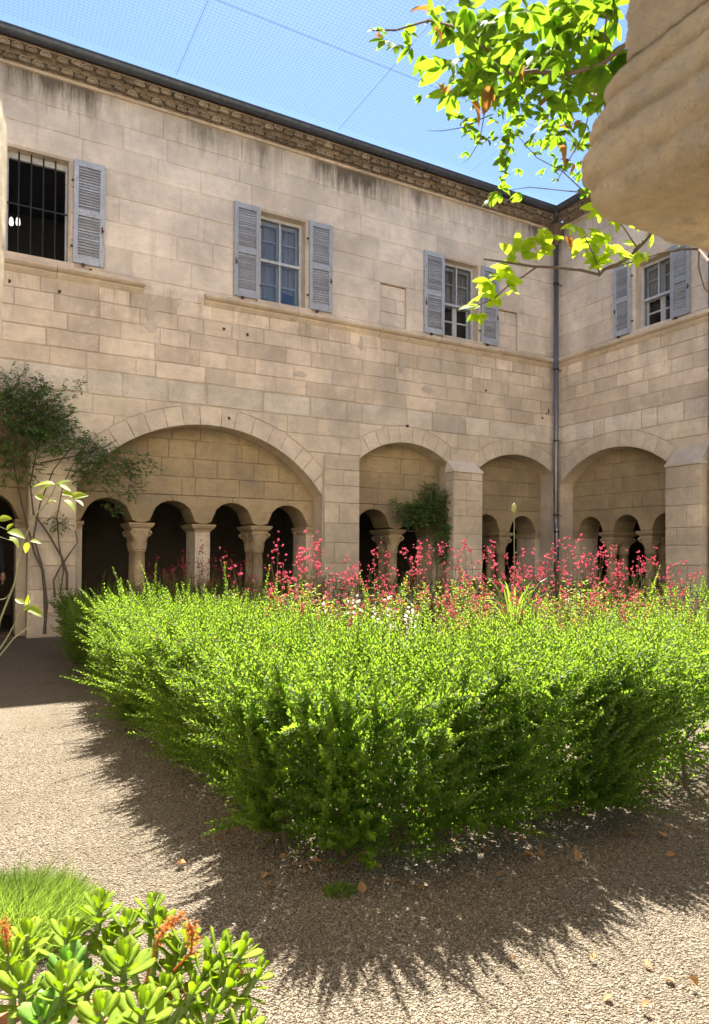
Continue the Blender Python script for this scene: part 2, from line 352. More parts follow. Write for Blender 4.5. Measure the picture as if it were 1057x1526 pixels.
def course(parent, a, b, z0, z1, arches, holes, w, mat, d0, depth, gap=.012, ring=None, off=0., proud=.004, lintels=(), fixed=None, jit=.0035):
    """one course of stones between u=a and u=b, leaving out arches (function of u) and holes (rectangles)"""
    ex = sorted((h[0], h[1]) for h in holes if h[2] < z1-.02 and h[3] > z0+.02)
    for L in lintels:
        if abs(L[2]-z0) < .02: ex.append((L[0]-.16, L[1]+.16)); block(parent, [(L[0]-.16, z0), (L[1]+.16, z0), (L[1]+.16, z1), (L[0]-.16, z1)], d0, depth, mat, gap, proud, name='lintel')
    ex.sort(); free = []; cur = a
    for e in ex:
        if e[0] > cur+.03: free.append((cur, e[0]))
        cur = max(cur, e[1])
    if cur < b-.03: free.append((cur, b))
    # remove parts wholly under an arch
    segs = []
    for (p, q) in free:
        us = np.unique(np.concatenate([np.linspace(p, q, max(3, int((q-p)/.02))), [u for ar in arches for u in (ar.uc-ar.half-.0005, ar.uc-ar.half, ar.uc+ar.half, ar.uc+ar.half+.0005) if p < u < q]]))
        ok = [ztop(arches, u, ring) < z1-.04 for u in us]; st = None
        for i, u in enumerate(us):
            if ok[i] and st is None: st = u
            if (not ok[i] or i == len(us)-1) and st is not None:
                e = u if ok[i] else us[i-1]
                if e-st > .05: segs.append((st, e))
                st = None
    for (p, q) in segs:
        cuts = [(x, y) for x, y in zip([p]+[c for c in fixed if p+.02 < c < q-.02], [c for c in fixed if p+.02 < c < q-.02]+[q])] if fixed else split(p, q, w*random.uniform(.85, 1.15), off)
        for (x, y) in cuts:
            arcy = any(ar.top((x+y)/2, ar.ring if ring is None else ring) > z0 or ar.top(x+1e-4, ar.ring if ring is None else ring) > z0 or ar.top(y-1e-4, ar.ring if ring is None else ring) > z0 for ar in arches)
            if arcy:
                us = np.linspace(x, y, 12); low = [(u, min(z1-.012, max(z0, ztop(arches, u if 0 < k < 11 else u+(1e-4 if k == 0 else -1e-4), ring)))) for k, u in enumerate(us)]
                # drop collinear points on the flat
                pts = [p_ for k, p_ in enumerate(low) if k in (0, 11) or not (low[k-1][1] == p_[1] == low[k+1][1])]
                poly = pts + [(y, z1), (x, z1)]
                block(parent, poly, d0, depth, mat, gap, proud, step=9, jit=.001)
            else:
                block(parent, [(x, z0), (y, z0), (y, z1), (x, z1)], d0, depth, mat, gap*random.uniform(.35, 1.6), proud, jit=jit)
def clipx(poly, x, keep_less):
    out = []
    for i, p in enumerate(poly):
        q = poly[(i+1) % len(poly)]; ip = (p[0] <= x) == keep_less; iq = (q[0] <= x) == keep_less
        if ip: out.append(p)
        if ip != iq:
            t = (x-p[0])/(q[0]-p[0]); out.append((x, p[1]+t*(q[1]-p[1])))
    return out
def voussoirs(parent, ar, d0, depth, mat, w=.3):
    a = math.asin(min(1, ar.half/ar.R)); a_out = min(math.pi/2, a)
    n = max(5, int(round(2*a*ar.R/w)) | 1)
    ths = [-a + 2*a*(i + (random.uniform(-.12, .12) if 0 < i < n else 0))/n for i in range(n+1)]
    for t0, t1 in zip(ths[:-1], ths[1:]):
        k = 4; inn = [(ar.uc+ar.R*math.sin(t0+(t1-t0)*j/k), ar.zc+ar.R*math.cos(t0+(t1-t0)*j/k)) for j in range(k+1)]
        ro = ar.R+ar.ring; o = [(ar.uc+ro*math.sin(t1-(t1-t0)*j/k), ar.zc+ro*math.cos(t1-(t1-t0)*j/k)) for j in range(k+1)]
        poly = inn + o
        poly = clipx(poly, ar.uc-ar.half, False); poly = clipx(poly, ar.uc+ar.half, True)
        if len(poly) > 2: block(parent, poly, d0, depth, mat, .007, .004, .006, .001, 'voussoir', step=9)
def core(parent, a, b, z0, z1, d0, d1, arches, holes, ring, mat, name='wall_core'):
    """solid wall behind the facing stones, in upright strips"""
    us = {a, b}
    for ar in arches:
        for k in range(25): us.add(ar.uc-ar.half + 2*ar.half*k/24)
    for h in holes: us |= {h[0], h[1]}
    us = sorted(u for u in us if a <= u <= b); mb = MB()
    for x, y in zip(us[:-1], us[1:]):
        if y-x < 1e-5: continue
        mid = (x+y)/2
        zt = max([max(ar.top(x+1e-5, ring), ar.top(y-1e-5, ring)) for ar in arches if abs(mid-ar.uc) < ar.half] + [z0])
        zt = max(z0, zt); hs = sorted((h[2], h[3]) for h in holes if h[0] <= mid <= h[1]); cur = zt
        for h in hs:
            if h[0] > cur: mb.box(x, y, d0, d1, cur, h[0])
            cur = max(cur, h[1])
        if z1 > cur: mb.box(x, y, d0, d1, cur, z1)
    return mb.build(name, mat, parent)

# ------------------------------------------------------------------ columns of the arcade (shared meshes)
ABT, ABB, CAPB, BASET, STY = 1.70, 1.585, 1.27, .62, .50
def ab_profile(o):       # moulded edge from the top down, out = overhang
    return [(o-.045, ABT), (o, ABT-.004), (o, ABT-.03), (o-.012, ABT-.038), (o-.012, ABT-.05), (o-.03, ABT-.075), (o-.055, ABT-.09), (o-.06, ABB)]
def ring_sweep(mb, hx, hy, prof):
    """square moulding round a rectangle hx,hy: prof of (overhang, z)"""
    v = []; n = len(prof)
    for o, z in prof:
        v += [(-hx-o, -hy-o, z), (hx+o, -hy-o, z), (hx+o, hy+o, z), (-hx-o, hy+o, z)]
    f = [(i*4+j, i*4+(j+1) % 4, (i+1)*4+(j+1) % 4, (i+1)*4+j) for i in range(n-1) for j in range(4)]
    f = [q[::-1] for q in f]; f += [(0, 1, 2, 3), tuple(4*(n-1)+j for j in (3, 2, 1, 0))]
    mb.add(v, f)
def capital_mb(cy, rb=.098, ht=.148, vol=True, seg=40, lev=14):
    mb = MB(); v = []
    for i in range(lev+1):
        t = i/lev; z = CAPB + (ABB-CAPB)*t
        for j in range(seg):
            a = 2*math.pi*j/seg; cs, sn = math.cos(a), math.sin(a)
            sq = 1/max(abs(cs), abs(sn)); k = t**2.2; e = 1*(1-k) + (sq**.8)*k
            r = (rb + (ht-rb)*(t**1.5))*e
            leaf = .020*max(0, math.cos(4*a))**.7*math.sin(math.pi*min(1, t*1.9))**2 + .022*max(0, -math.cos(4*a))**.7*math.sin(math.pi*min(1, max(0, (t-.35)*1.7)))**2
            rib = .004*math.cos(24*a)*math.sin(math.pi*t)
            if i == 0 or i == 1: leaf = .012
            r += leaf + rib; v.append((r*cs, cy + r*sn, z))
    f = [(i*seg+j, i*seg+(j+1) % seg, (i+1)*seg+(j+1) % seg, (i+1)*seg+j) for i in range(lev) for j in range(seg)]
    mb.add(v, f + [tuple(range(seg))[::-1], tuple(lev*seg+j for j in range(seg))])
    if vol:
        for qx in (-1, 1):
            for qy in (-1, 1):
                c = Vector((qx*.10, cy+qy*.10, ABB-.06)); d = Vector((qx, qy, 0)).normalized(); pts = []; rr = []
                for k in range(20):
                    a = k*.62; r = .052*(1-k/24); pts.append(c + d*(.035+r*math.cos(a)) + Vector((0, 0, r*math.sin(a)))); rr.append(.014*(1-k/40))
                mb.tube(pts, rr, 6)
    return mb
def shaft_mb(cy, r=.094):
    return MB().lathe([(r+.006, BASET), (r*1.02, BASET+.1), (r*.99, (BASET+CAPB)/2), (r*.94, CAPB-.03), (r*1.12, CAPB-.025), (r*1.12, CAPB+.002), (r*.9, CAPB+.004)], 20, (0, cy, 0))
ab = MB(); ring_sweep(ab, .14, .30, ab_profile(.06)); ME_ab = ab.mesh('abacus', M['cap'])
ME_cap = [capital_mb(y).mesh('capital', M['cap'], True) for y in (-.17, .17)]
ME_sh = [shaft_mb(y).mesh('shaft', M['cap'], True) for y in (-.17, .17)]
bs_ = MB(); ring_sweep(bs_, .15, .32, [(-.03, BASET), (0, BASET-.02), (.0, BASET-.05), (.02, BASET-.07), (.02, STY-.005)]); ME_base = bs_.mesh('column_base', M['cap'])
pil = MB(); ring_sweep(pil, .125, .27, [(0, ABB+.003), (0, STY+.1), (.03, STY+.08), (.03, STY-.005)]); ME_pil = pil.mesh('pillar', M['pier'])
def column(parent, u, d, kind='col'):
    if kind == 'pillar':
        o = link('pillar', ME_pil, parent, (u, d, 0)); link('abacus', ME_ab, o); return o
    o = link('column', ME_sh[0], parent, (u, d, 0)); link('shaft', ME_sh[1], o)
    for c_ in ME_cap: link('capital', c_, o)
    link('abacus', ME_ab, o); link('column_base', ME_base, o); return o

# ------------------------------------------------------------------ windows, shutters
def shutter(parent, u0, u1, z0, z1, tilt=0., handle=None):
    w_, h = u1-u0, z1-z0; th = .035; st = .065
    p = MB()
    p.box(0, st, -th, 0, 0, h).box(w_-st, w_, -th, 0, 0, h)
    for a, b in ((0, .10), (h*.5-.05, h*.5+.045), (h-.085, h)): p.box(st-.002, w_-st+.002, -th+.004, -.004, a, b)
    root = p.build('shutter', M['shutter'], parent, (u0, -.022, z0), (0, tilt, 0))
    sl = MB(); sl.add([(st-.004, -th+.006, -.004), (w_-st+.004, -th+.006, -.004), (w_-st+.004, -.006, .026), (st-.004, -.006, .026),
                       (st-.004, -th+.006, .004), (w_-st+.004, -th+.006, .004), (w_-st+.004, -.006, .034), (st-.004, -.006, .034)],
                      [(0,1,5,4),(1,2,6,5),(2,3,7,6),(3,0,4,7),(4,5,6,7),(0,3,2,1)])
    me = sl.mesh('slat', M['shutter'])
    for a, b in ((.10, h*.5-.05), (h*.5+.045, h-.085)):
        k = int((b-a)/.041)
        for i in range(k):
            s_ = link('slat', me, root, (0, 0, a+.008+i*(b-a-.01)/k)); s_.rotation_euler = (random.uniform(-.12, .12), random.uniform(-.006, .006), 0)
    hx = 0 if handle == 'L' else w_
    for zz in (h*.16, h*.8): MB().box(hx-.03, hx+.03, -.012, .018, zz-.012, zz+.012).build('hinge', M['rustiron'], root)
    lx = w_-.03 if handle == 'L' else .03
    MB().box(lx-.008, lx+.008, -th-.014, -th+.001, h*.33, h*.33+.09).box(lx-.012, lx+.03, -th-.016, -th-.002, h*.33+.03, h*.33+.045).build('latch', M['rustiron'], root)
    MB().box(w_*.3, w_*.3+.02, -th-.03, -.01, -.05, -.002).box(w_*.3-.03, w_*.3+.05, -th-.035, -th-.025, -.035, -.02).build('shutter_stop', M['rustiron'], root)
    return root
def room(parent, u0, u1, z0, z1, d0, d1, mat):
    """the room behind a window: five inner faces as one shell"""
    v = [(u0,d0,z0),(u1,d0,z0),(u1,d1,z0),(u0,d1,z0),(u0,d0,z1),(u1,d0,z1),(u1,d1,z1),(u0,d1,z1)]
    return MB().add(v, [(0,1,2,3),(7,6,5,4),(1,5,6,2),(3,2,6,7),(0,3,7,4)]).build('room_shell', mat, parent)
def window(parent, u0, u1, z0, z1, kind):
    fr = MB(); d = .17; e = .05
    # stone reveal and sill
    root = MB().box(u0+.002, u0+.02, .012, .30, z0+.0, z1).box(u1-.02, u1-.002, .012, .30, z0, z1).box(u0+.02, u1-.02, .012, .30, z1-.02, z1-.002).build('window', M['mould'], parent)
    MB().box(u0-.06, u1+.06, -.055, .30, z0-.075, z0+.012, .004).build('sill', M['mould'], root)
    a, b = u0+.022, u1-.022
    if kind == 'bars':
        fr.box(a, a+.025, d, d+.05, z0+.013, z1-.021).box(b-.025, b, d, d+.05, z0+.013, z1-.021).box(a+.025, b-.025, d, d+.05, z1-.10, z1-.021)
        fr.build('window_frame', M['frame'], root)
        for i in range(4):
            u = a + (b-a)*(i+.95)/5.0; MB().tube([(u, .10, z0+.005), (u, .10, z1-.015)], .011, 8).build('bar', M['iron'], root)
        MB().box(u0+.004, u1-.004, .093, .107, (z0+z1)/2-.02, (z0+z1)/2).build('cross_bar', M['iron'], root)
        return root
    # outer sash: jambs, head, foot, centre upright and meeting rail
    mid = (a+b)/2; zr = z0 + (z1-z0)*(.50 if kind == 'full' else .46)
    fr.box(a, a+e, d, d+.045, z0+.013, z1-.021).box(b-e, b, d, d+.045, z0+.013, z1-.021).box(a+e, b-e, d+.002, d+.043, z1-.02-e, z1-.022)
    if kind == 'full':
        fr.box(a+e, b-e, d+.002, d+.043, z0+.014, z0+.05)
        fr.box(mid-.014, mid+.014, d+.006, d+.04, z0+.05, z1-.02-e)
    else:
        fr.box(mid-.014, mid+.014, d+.006, d+.04, zr+.02, z1-.02-e)
    fr.build('window_frame', M['frame'], root)
    MB().box(a+.01, b-.01, d-.012, d+.055, zr-.022, zr+.022).build('meeting_rail', M['frame'], root)
    # inner casement
    ic = MB(); d2 = d+.10
    for p, q in ((a+.03, mid+.02), (mid-.02+.042, b-.03)):
        ic.box(p, p+.05, d2, d2+.04, z0+.013, z1-.03).box(q-.05, q, d2, d2+.04, z0+.013, z1-.03)
        for zz, hh in ((z0+.05, .08), (z0+(z1-z0)*.27, .028), (z0+(z1-z0)*.5, .03), (z0+(z1-z0)*.75, .028), (z1-.08, .09)): ic.box(p+.05, q-.05, d2+.004, d2+.036, zz-hh/2, zz+hh/2)
    ic.build('casement', M['frame'], root)
    for (p, q) in ((a+e, mid-.014), (mid+.014, b-e)):
        for (zl, zh) in ((z0+.05, zr-.022), (zr+.022, z1-.02-e)):
            if kind != 'full' and zl < zr-.1: continue
            MB().box(p, q, d+.018, d+.024, zl, zh).build('pane', M['glass'], root)
    for (p, q) in ((a+.08, mid-.03), (mid+.072, b-.08)):
        MB().box(p, q, d2+.017, d2+.023, z0+.09, z1-.125).build('pane', M['glass'], root)
    # curtain
    k = 40; zb = z0+.1 if kind == 'full' else zr
    cu = [(a+(b-a)*i/k, .36+.02*math.sin(i*1.1)+.01*math.sin(i*2.7)) for i in range(k+1)]
    v = [(x, y, z) for z in (zb, z1) for x, y in cu] + [(x, y+.004, z) for z in (zb, z1) for x, y in cu]; n = k+1
    f = [(i, i+1, n+i+1, n+i) for i in range(k)] + [(2*n+i, 3*n+i, 3*n+i+1, 2*n+i+1) for i in range(k)]
    MB().add(v, f).build('curtain', M['curtain'], root)
    return root

# ------------------------------------------------------------------ eaves
tm = MB()
def half_tile(L, r=.078):
    mb = MB(); n = 8; v = []
    ang = [math.pi*j/n for j in range(n+1)]
    for (y, rr) in ((-L, r), (.06, r*1.02), (-L, r-.016), (-L+.03, r-.016)):
        v += [(rr*math.cos(a), y, rr*math.sin(a)) for a in ang]
    k = n+1; f = []
    for j in range(n):
        f += [(j, j+1, k+j+1, k+j)[::-1], (j, 2*k+j, 2*k+j+1, j+1)[::-1], (2*k+j, 3*k+j, 3*k+j+1, 2*k+j+1)[::-1]]
    f.append(tuple(3*k+j for j in range(k)))
    f.append(tuple(range(k))[::-1] if False else (0, 2*k, 3*k, 3*k+n, 2*k+n, n)); mb.add(v, f); return mb
def eaves(root, a, b, ga, gb):
    co = MB()
    MB().box(a, b, -.045, .3, 8.085, 8.128).build('ledge', M['mould'], root)
    co.box(a, b, -.06, .3, 8.13, 8.196).box(a, b, -.14, .3, 8.196, 8.210).box(a, b, -.165, .3, 8.210, 8.282).box(a, b, -.28, .3, 8.282, 8.30)
    c = co.build('cornice', M['genoise'], root)
    for L, z, o in ((.15, 8.124, 0.), (.275, 8.206, .1)):
        me = half_tile(L).mesh('cornice_tile', M['genoise']); u = a+.1+o
        while u < b-.08:
            t_ = link('cornice_tile', me, c, (u+random.uniform(-.012, .012), random.uniform(-.018, .012), z+random.uniform(-.006, .004)))
            t_.rotation_euler = (random.uniform(-.05, .05), random.uniform(-.08, .08), random.uniform(-.06, .06)); u += .185
    g = MB(); pr = []; r = .078
    for j in range(11):
        t = math.pi + math.pi*j/10; pr.append((r*math.cos(t), r*math.sin(t)))
    pr += [(p[0]*.9, p[1]*.9) for p in pr[::-1]]
    n = len(pr); us = np.linspace(ga, gb, 16); v = [(u, -.375+y, 8.36+z) for u in us for y, z in pr]
    f = [(i*n+j, i*n+(j+1) % n, (i+1)*n+(j+1) % n, (i+1)*n+j) for i in range(15) for j in range(n)] + [tuple(range(n)), tuple(15*n+j for j in range(n))[::-1]]
    g.add(v, f); gt = g.build('gutter', M['zinc'], root); fix_normals(gt)
    g2 = MB().tube([(ga, -.455, 8.365), (gb, -.455, 8.365)], .011, 8).build('gutter_bead', M['zinc'], gt)
    br = MB(); r2 = .084; pts = [(0, -.375+r2*math.cos(math.pi+math.pi*j/10), 8.36+r2*math.sin(math.pi+math.pi*j/10)) for j in range(11)]
    br.tube([(p[0]+.0, p[1], p[2]) for p in pts], .009, 4); me = br.mesh('gutter_bracket', M['zinc'])
    u = ga+.4
    while u < gb-.1: link('gutter_bracket', me, gt, (u, 0, 0)); u += .78
    rf = MB().add([(a, -.38, 8.325), (b, -.38, 8.325), (b, 4.6, 9.75), (a, 4.6, 9.75), (a, -.38, 8.385), (b, -.38, 8.385), (b, 4.6, 9.83), (a, 4.6, 9.83)],
                  [(0,3,2,1),(4,5,6,7),(0,1,5,4),(1,2,6,5),(2,3,7,6),(3,0,4,7)]).build('roof', M['roof'], root)

def mould_run(root, a, b, jitter=True):
    """the sill-height string course in lengths of stone"""
    u = a; prof = [(.02, 5.175), (-.012, 5.18), (-.035, 5.205), (-.06, 5.235), (-.06, 5.255), (-.12, 5.27), (-.15, 5.295), (-.15, 5.335), (-.135, 5.345), (.02, 5.365)]
    while u < b-.02:
        e = min(b, u+random.uniform(1.1, 1.9))
        if b-e < .4: e = b
        j = random.uniform(-.005, .005); n = len(prof)
        v = [(x, y+j, z+j) for x in (u+.004, e-.004) for y, z in prof]
        f = [(i, (i+1) % n, n+(i+1) % n, n+i) for i in range(n)] + [tuple(range(n))[::-1], tuple(n+i for i in range(n))]
        fix_normals(MB().add(v, f).build('string_course', M['mould'], root)); u = e
def buttress(root, u0, u1, dep, z1, zt, mat):
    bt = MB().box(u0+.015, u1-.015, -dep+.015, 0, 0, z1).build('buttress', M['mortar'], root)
    z = 0.
    while z < z1-.05:
        h = random.choice((.3, .34, .38)); zz = min(z1, z+h)
        if z1-zz < .15: zz = z1
        cut = [u0, u1] if random.random() < .4 else [u0, u0+(u1-u0)*random.choice((.33, .45, .6)), u1]
        for p, q in zip(cut[:-1], cut[1:]): block(bt, [(p, z), (q, z), (q, zz), (p, zz)], -dep, dep, mat, .010, .004)
        z = zz
    # weathered sloping cap
    o = .006
    MB().add([(u0-o, -dep-.02, z1), (u1+o, -dep-.02, z1), (u1+o, .02, z1), (u0-o, .02, z1), (u0-o, -dep-.015, z1+.03), (u1+o, -dep-.015, z1+.03), (u1+o-.05, .02, zt), (u0-o+.05, .02, zt)],
             [(0,3,2,1),(4,5,6,7),(0,1,5,4),(1,2,6,5),(2,3,7,6),(3,0,4,7)]).build('buttress_cap', M['band'], bt)
    return bt
def bay(root, ar, n, floor=STY, pillars=(), door=()):
    """recessed tympanum on small arches inside a big arch; n openings"""
    a, b = ar.uc-ar.half-.05, ar.uc+ar.half+.05; sp = 2*ar.half/n; D = .37
    sm = [Arch(ar.uc-ar.half+sp*(i+.5), sp*.5-.135, ABT+.002, sp*.5-.135, 0.) for i in range(n)]
    fx = sorted([s_.uc for s_ in sm] + [])
    topz = ar.zc+ar.R+.12
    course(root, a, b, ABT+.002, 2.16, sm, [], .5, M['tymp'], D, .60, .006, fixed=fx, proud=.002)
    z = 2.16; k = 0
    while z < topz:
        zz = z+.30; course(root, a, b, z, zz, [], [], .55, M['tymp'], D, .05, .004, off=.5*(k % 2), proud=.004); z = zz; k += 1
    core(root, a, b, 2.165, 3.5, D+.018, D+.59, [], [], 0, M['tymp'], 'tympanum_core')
    cols = [ar.uc-ar.half+sp*i for i in range(1, n)]
    for i, u in enumerate(cols): column(root, u, D+.30, 'pillar' if i in pillars else 'col')
    for u, s_ in ((ar.uc-ar.half, 1), (ar.uc+ar.half, -1)):            # responds against the jambs
        x0, x1 = sorted((u-.06*s_, u+.13*s_))
        rs = MB().box(x0, x1, D+.02, D+.58, 0, ABB).build('respond', M['pier'], root)
        pr = ab_profile(.05); vv = []
        x0, x1 = sorted((u-.06*s_, u+.15*s_)); MB().box(x0, x1, D-.03, D+.62, ABT-.05, ABT).box(x0, x1-.02*s_ if s_ > 0 else x1, D-.005, D+.6, ABB, ABT-.052).build('abacus', M['cap'], rs)
    segs = [(ar.uc-ar.half+sp*i, ar.uc-ar.half+sp*(i+1)) for i in range(n) if i not in door]
    for x, y in segs:
        MB().box(x, y, D+.03, D+.57, 0, STY-.08).box(x, y, D-.02, D+.62, STY-.08, STY).build('parapet', M['pier'], root)

# ------------------------------------------------------------------ ground
MB().add([(-60, -60, 0), (60, -60, 0), (60, 60, 0), (-60, 60, 0)], [(0, 1, 2, 3)]).build('ground', M['gravel']); tag(bpy.data.objects['ground'], kind='structure')
sv = []
for k in range(56):
    a = 2*math.pi*k/56; x, y = math.cos(a), math.sin(a); q = 6.0; r = 1/((abs(x)**q + abs(y)**q)**(1/q)) * (1+random.uniform(-.02, .02))
    sv.append((-5.98+3.58*r*x, -5.1+3.36*r*y, .006))
o = MB().add(sv, [tuple(range(56))]).build('bed_soil', M['soil']); tag(o, kind='structure')

# ------------------------------------------------------------------ the back wing
LV = [0., .34, .68, 1.02, 1.36, 1.70, 2.02, 2.34, 2.66, 2.98, 3.28, 3.57, 3.93, 4.19, 4.45, 4.71, 4.96, 5.20, 5.42, 5.81, 6.20, 6.58, 6.97, 7.33, 7.68, 8.10]
back = empty('cloister_wing'); tag(back, 'long back wing of beige stone with barred window and wide low arch', 'building')
A0 = Arch(-11.15, 1.01, 2.94, 1.55); A1 = Arch(-7.5, 2.0, 2.22, 2.43); A2 = Arch(-3.76, 1.0, 2.93, 1.54); A3 = Arch(-1.08, .98, 2.94, 1.6)
BA = [A0, A1, A2, A3]
W1 = (-10.49, -9.64, 5.42, 6.97); W2 = (-6.69, -5.83, 5.42, 6.97); W3 = (-2.92, -2.07, 5.42, 6.97); Bk1 = (-4.35, -3.77, 5.42, 6.20); Bk2 = (-1.57, -1.06, 5.42, 6.20)
HB = [W1, W2, W3, Bk1, Bk2]
def facade(root, a, b, levels, arches, holes, wins):
    for i, (z0, z1) in enumerate(zip(levels[:-1], levels[1:])):
        up_ = z0 > 5.15; band = 3.5 < z0 < 3.9
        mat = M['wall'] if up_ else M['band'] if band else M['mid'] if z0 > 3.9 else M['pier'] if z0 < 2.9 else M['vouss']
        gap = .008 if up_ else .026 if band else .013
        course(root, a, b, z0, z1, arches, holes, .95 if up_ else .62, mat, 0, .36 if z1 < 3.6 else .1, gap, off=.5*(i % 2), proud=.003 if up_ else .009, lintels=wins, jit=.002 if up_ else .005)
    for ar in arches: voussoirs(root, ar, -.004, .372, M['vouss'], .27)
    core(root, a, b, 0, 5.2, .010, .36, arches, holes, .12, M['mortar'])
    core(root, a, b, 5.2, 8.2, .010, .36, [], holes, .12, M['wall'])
facade(back, -12.6, -.002, LV, BA, HB, [W1[:2]+(6.97,), W2[:2]+(6.97,), W3[:2]+(6.97,), Bk1[:2]+(6.20,), Bk2[:2]+(6.20,)])
for ar, n, pl, dr in ((A0, 2, (), (0, 1)), (A1, 4, (1,), ()), (A2, 2, (), ()), (A3, 2, (), ())): bay(back, ar, n, pillars=pl, door=dr)
buttress(back, -2.87, -2.17, .25, 2.80, 3.06, M['pier'])
pl = MB().box(-5.47, -4.80, -.03, .0, 0, 2.9).build('pilaster', M['mortar'], back)
z = 0
for i, h in enumerate((.36, .36, .34, .36, .34, .36, .30, .28, .24)):
    c_ = [-5.485, -5.485+.69*(.3, .55, .42)[i % 3], -4.785] if i % 2 else [-5.485, -4.785]
    for p, q in zip(c_[:-1], c_[1:]): block(pl, [(p, z), (q, z), (q, z+h), (p, z+h)], -.045, .04, M['pier'], .011, .004)
    z += h
mould_run(back, -12.6, -8.58); mould_run(back, -7.64, -.08)
eaves(back, -12.6, -.003, -12.6, -.31)
window(back, *W1, 'bars'); window(back, *W2, 'full'); window(back, *W3, 'half')
shutter(back, -9.60, -9.17, 5.46, 6.98, .004, 'L')
shutter(back, -7.15, -6.71, 5.43, 6.97, 0, 'R'); shutter(back, -5.80, -5.36, 5.44, 6.97, -.004, 'L')
shutter(back, -3.41, -2.95, 5.42, 6.98, 0, 'R'); shutter(back, -2.05, -1.62, 5.42, 6.96, .004, 'L')
for (a, b, z0, z1) in (Bk1, Bk2):                                  # walled-up little windows
    f_ = MB().box(a+.01, b-.01, .07, .3, z0+.01, z1-.01).build('blocked_window', M['mortar'], back)
    zs = [z0+.012, z0+.27, z0+.53, z1-.012]
    for i, (p, q) in enumerate(zip(zs[:-1], zs[1:])):
        us = [a+.012, a+(b-a)*(.62 if i == 1 else .38), b-.012] if i else [a+.012, b-.012]
        for x, y in zip(us[:-1], us[1:]): block(f_, [(x, p), (y, p), (y, q), (x, q)], .05, .03, M['wall'], .006, .003)
    for x0, x1 in ((a-.0, a+.012), (b-.012, b)): MB().box(x0, x1, .012, .3, z0, z1).build('reveal', M['mould'], f_)
def patch(root, cu, cz, w_, h_, mat=None):
    n = 14; pl_ = [(cu+w_*.5*math.cos(2*math.pi*k/n)*random.uniform(.75, 1.15), cz+h_*.5*math.sin(2*math.pi*k/n)*random.uniform(.8, 1.1)) for k in range(n)]
    block(root, pl_, -.007, .03, mat or M['repair'], 0, .001, .004, .004, 'mortar_patch', 9)
M['repair'] = stone('repair_mortar', (.60, .52, .42), .05, .5, .3)
for a_ in ((-8.47, 4.98, .17, .42), (-8.46, 4.72, .20, .2), (-8.07, 5.12, .10, .12), (-7.85, 4.72, .10, .12), (-5.95, 4.3, .25, .1), (-3.9, 4.75, .16, .34), (-3.3, 4.35, .3, .16), (-4.75, 5.02, .09, .3)): patch(back, *a_)
for (u_, z_) in ((-10.42, 5.03), (-9.77, 5.0), (-7.3, 4.86), (-6.9, 4.83), (-9.35, 5.40), (-7.2, 3.42), (-3.75, 3.62), (-1.9, 4.5), (-.4, 4.1)): MB().box(u_-.02, u_+.02, -.016, .02, z_-.025, z_+.02, .006).build('dark_hole_stub', M['rustiron'], back)  # small dark stubs put in to read as dark holes in the wall
# enclosed gallery and upper floor
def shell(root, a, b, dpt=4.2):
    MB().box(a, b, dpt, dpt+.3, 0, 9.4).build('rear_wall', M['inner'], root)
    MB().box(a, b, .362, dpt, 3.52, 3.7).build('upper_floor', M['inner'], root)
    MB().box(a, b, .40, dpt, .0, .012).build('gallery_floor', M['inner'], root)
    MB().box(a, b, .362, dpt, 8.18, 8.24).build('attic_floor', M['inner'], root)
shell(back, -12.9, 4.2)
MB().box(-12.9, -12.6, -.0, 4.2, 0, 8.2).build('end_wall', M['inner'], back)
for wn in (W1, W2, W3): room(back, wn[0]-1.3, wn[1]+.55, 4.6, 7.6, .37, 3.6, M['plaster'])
cl = MB(); cl.box(-6.62, -6.4, .33, .36, 5.44, 5.60, .01).box(-6.2, -5.95, .33, .36, 5.44, 5.75, .01); cl.build('blue_curtain', M['blue'], back)
# lit lamps in the barred room
for px in (17, 27):
    p = on(px, 333, 1, 2.6); lo = MB().lathe([(.012, .11), (.03, .08), (.035, .03), (.038, 0), (.028, -.03), (.008, -.04)], 14).build('ceiling_lamp', M['lamp'], None, tuple(p), smooth=True)
    MB().tube([(0, 0, .1), (0, 0, 7.6-p[2])], .006, 6).build('cord', M['iron'], lo)
    tag(lo, 'small glowing round lamp inside the barred window room', 'lamp', 'lamps in the barred room')
# chair back seen through the bars
p = on(30, 372, 1, 1.2); 

# ------------------------------------------------------------------ the right wing
right = empty('cloister_wing', (0, 0, 0), -math.pi/2); tag(right, 'right wing of stone meeting the downpipe corner, single arch and stout buttress', 'building')
LR = LV[:18] + [5.42, 5.84, 6.27, 6.70, 7.04, 7.37, 7.70, 8.10]
R1 = Arch(1.5, 1.37, 2.73, 1.9); R2 = Arch(6.1, 1.6, 2.6, 2.0)
W4 = (2.0, 2.78, 5.42, 6.70)
facade(right, .002, 11.5, LR, [R1, R2], [W4], [W4[:2]+(6.70,)])
bay(right, R1, 3); bay(right, R2, 3)
buttress(right, 2.88, 3.57, .30, 2.76, 3.16, M['pier'])
mould_run(right, .08, 11.4); eaves(right, .31, 11.5, .35, 11.5)
window(right, *W4, 'half'); shutter(right, 1.56, 1.95, 5.42, 6.76, -.006, 'R'); shutter(right, 2.80, 3.18, 5.42, 6.70, .004, 'L')
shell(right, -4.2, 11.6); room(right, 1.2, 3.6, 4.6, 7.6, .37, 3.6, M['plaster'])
MB().box(11.5, 11.8, 0, 4.2, 0, 8.2).build('end_wall', M['inner'], right)

# left wing and the wing at the viewer's back (mostly out of frame, they close the court)
lw = MB().box(-13.0, -12.62, -10.4, -.02, 0, 8.2).build('cloister_wing', M['wall']); tag(lw, 'plain west side wall closing the court beyond the path', 'building')

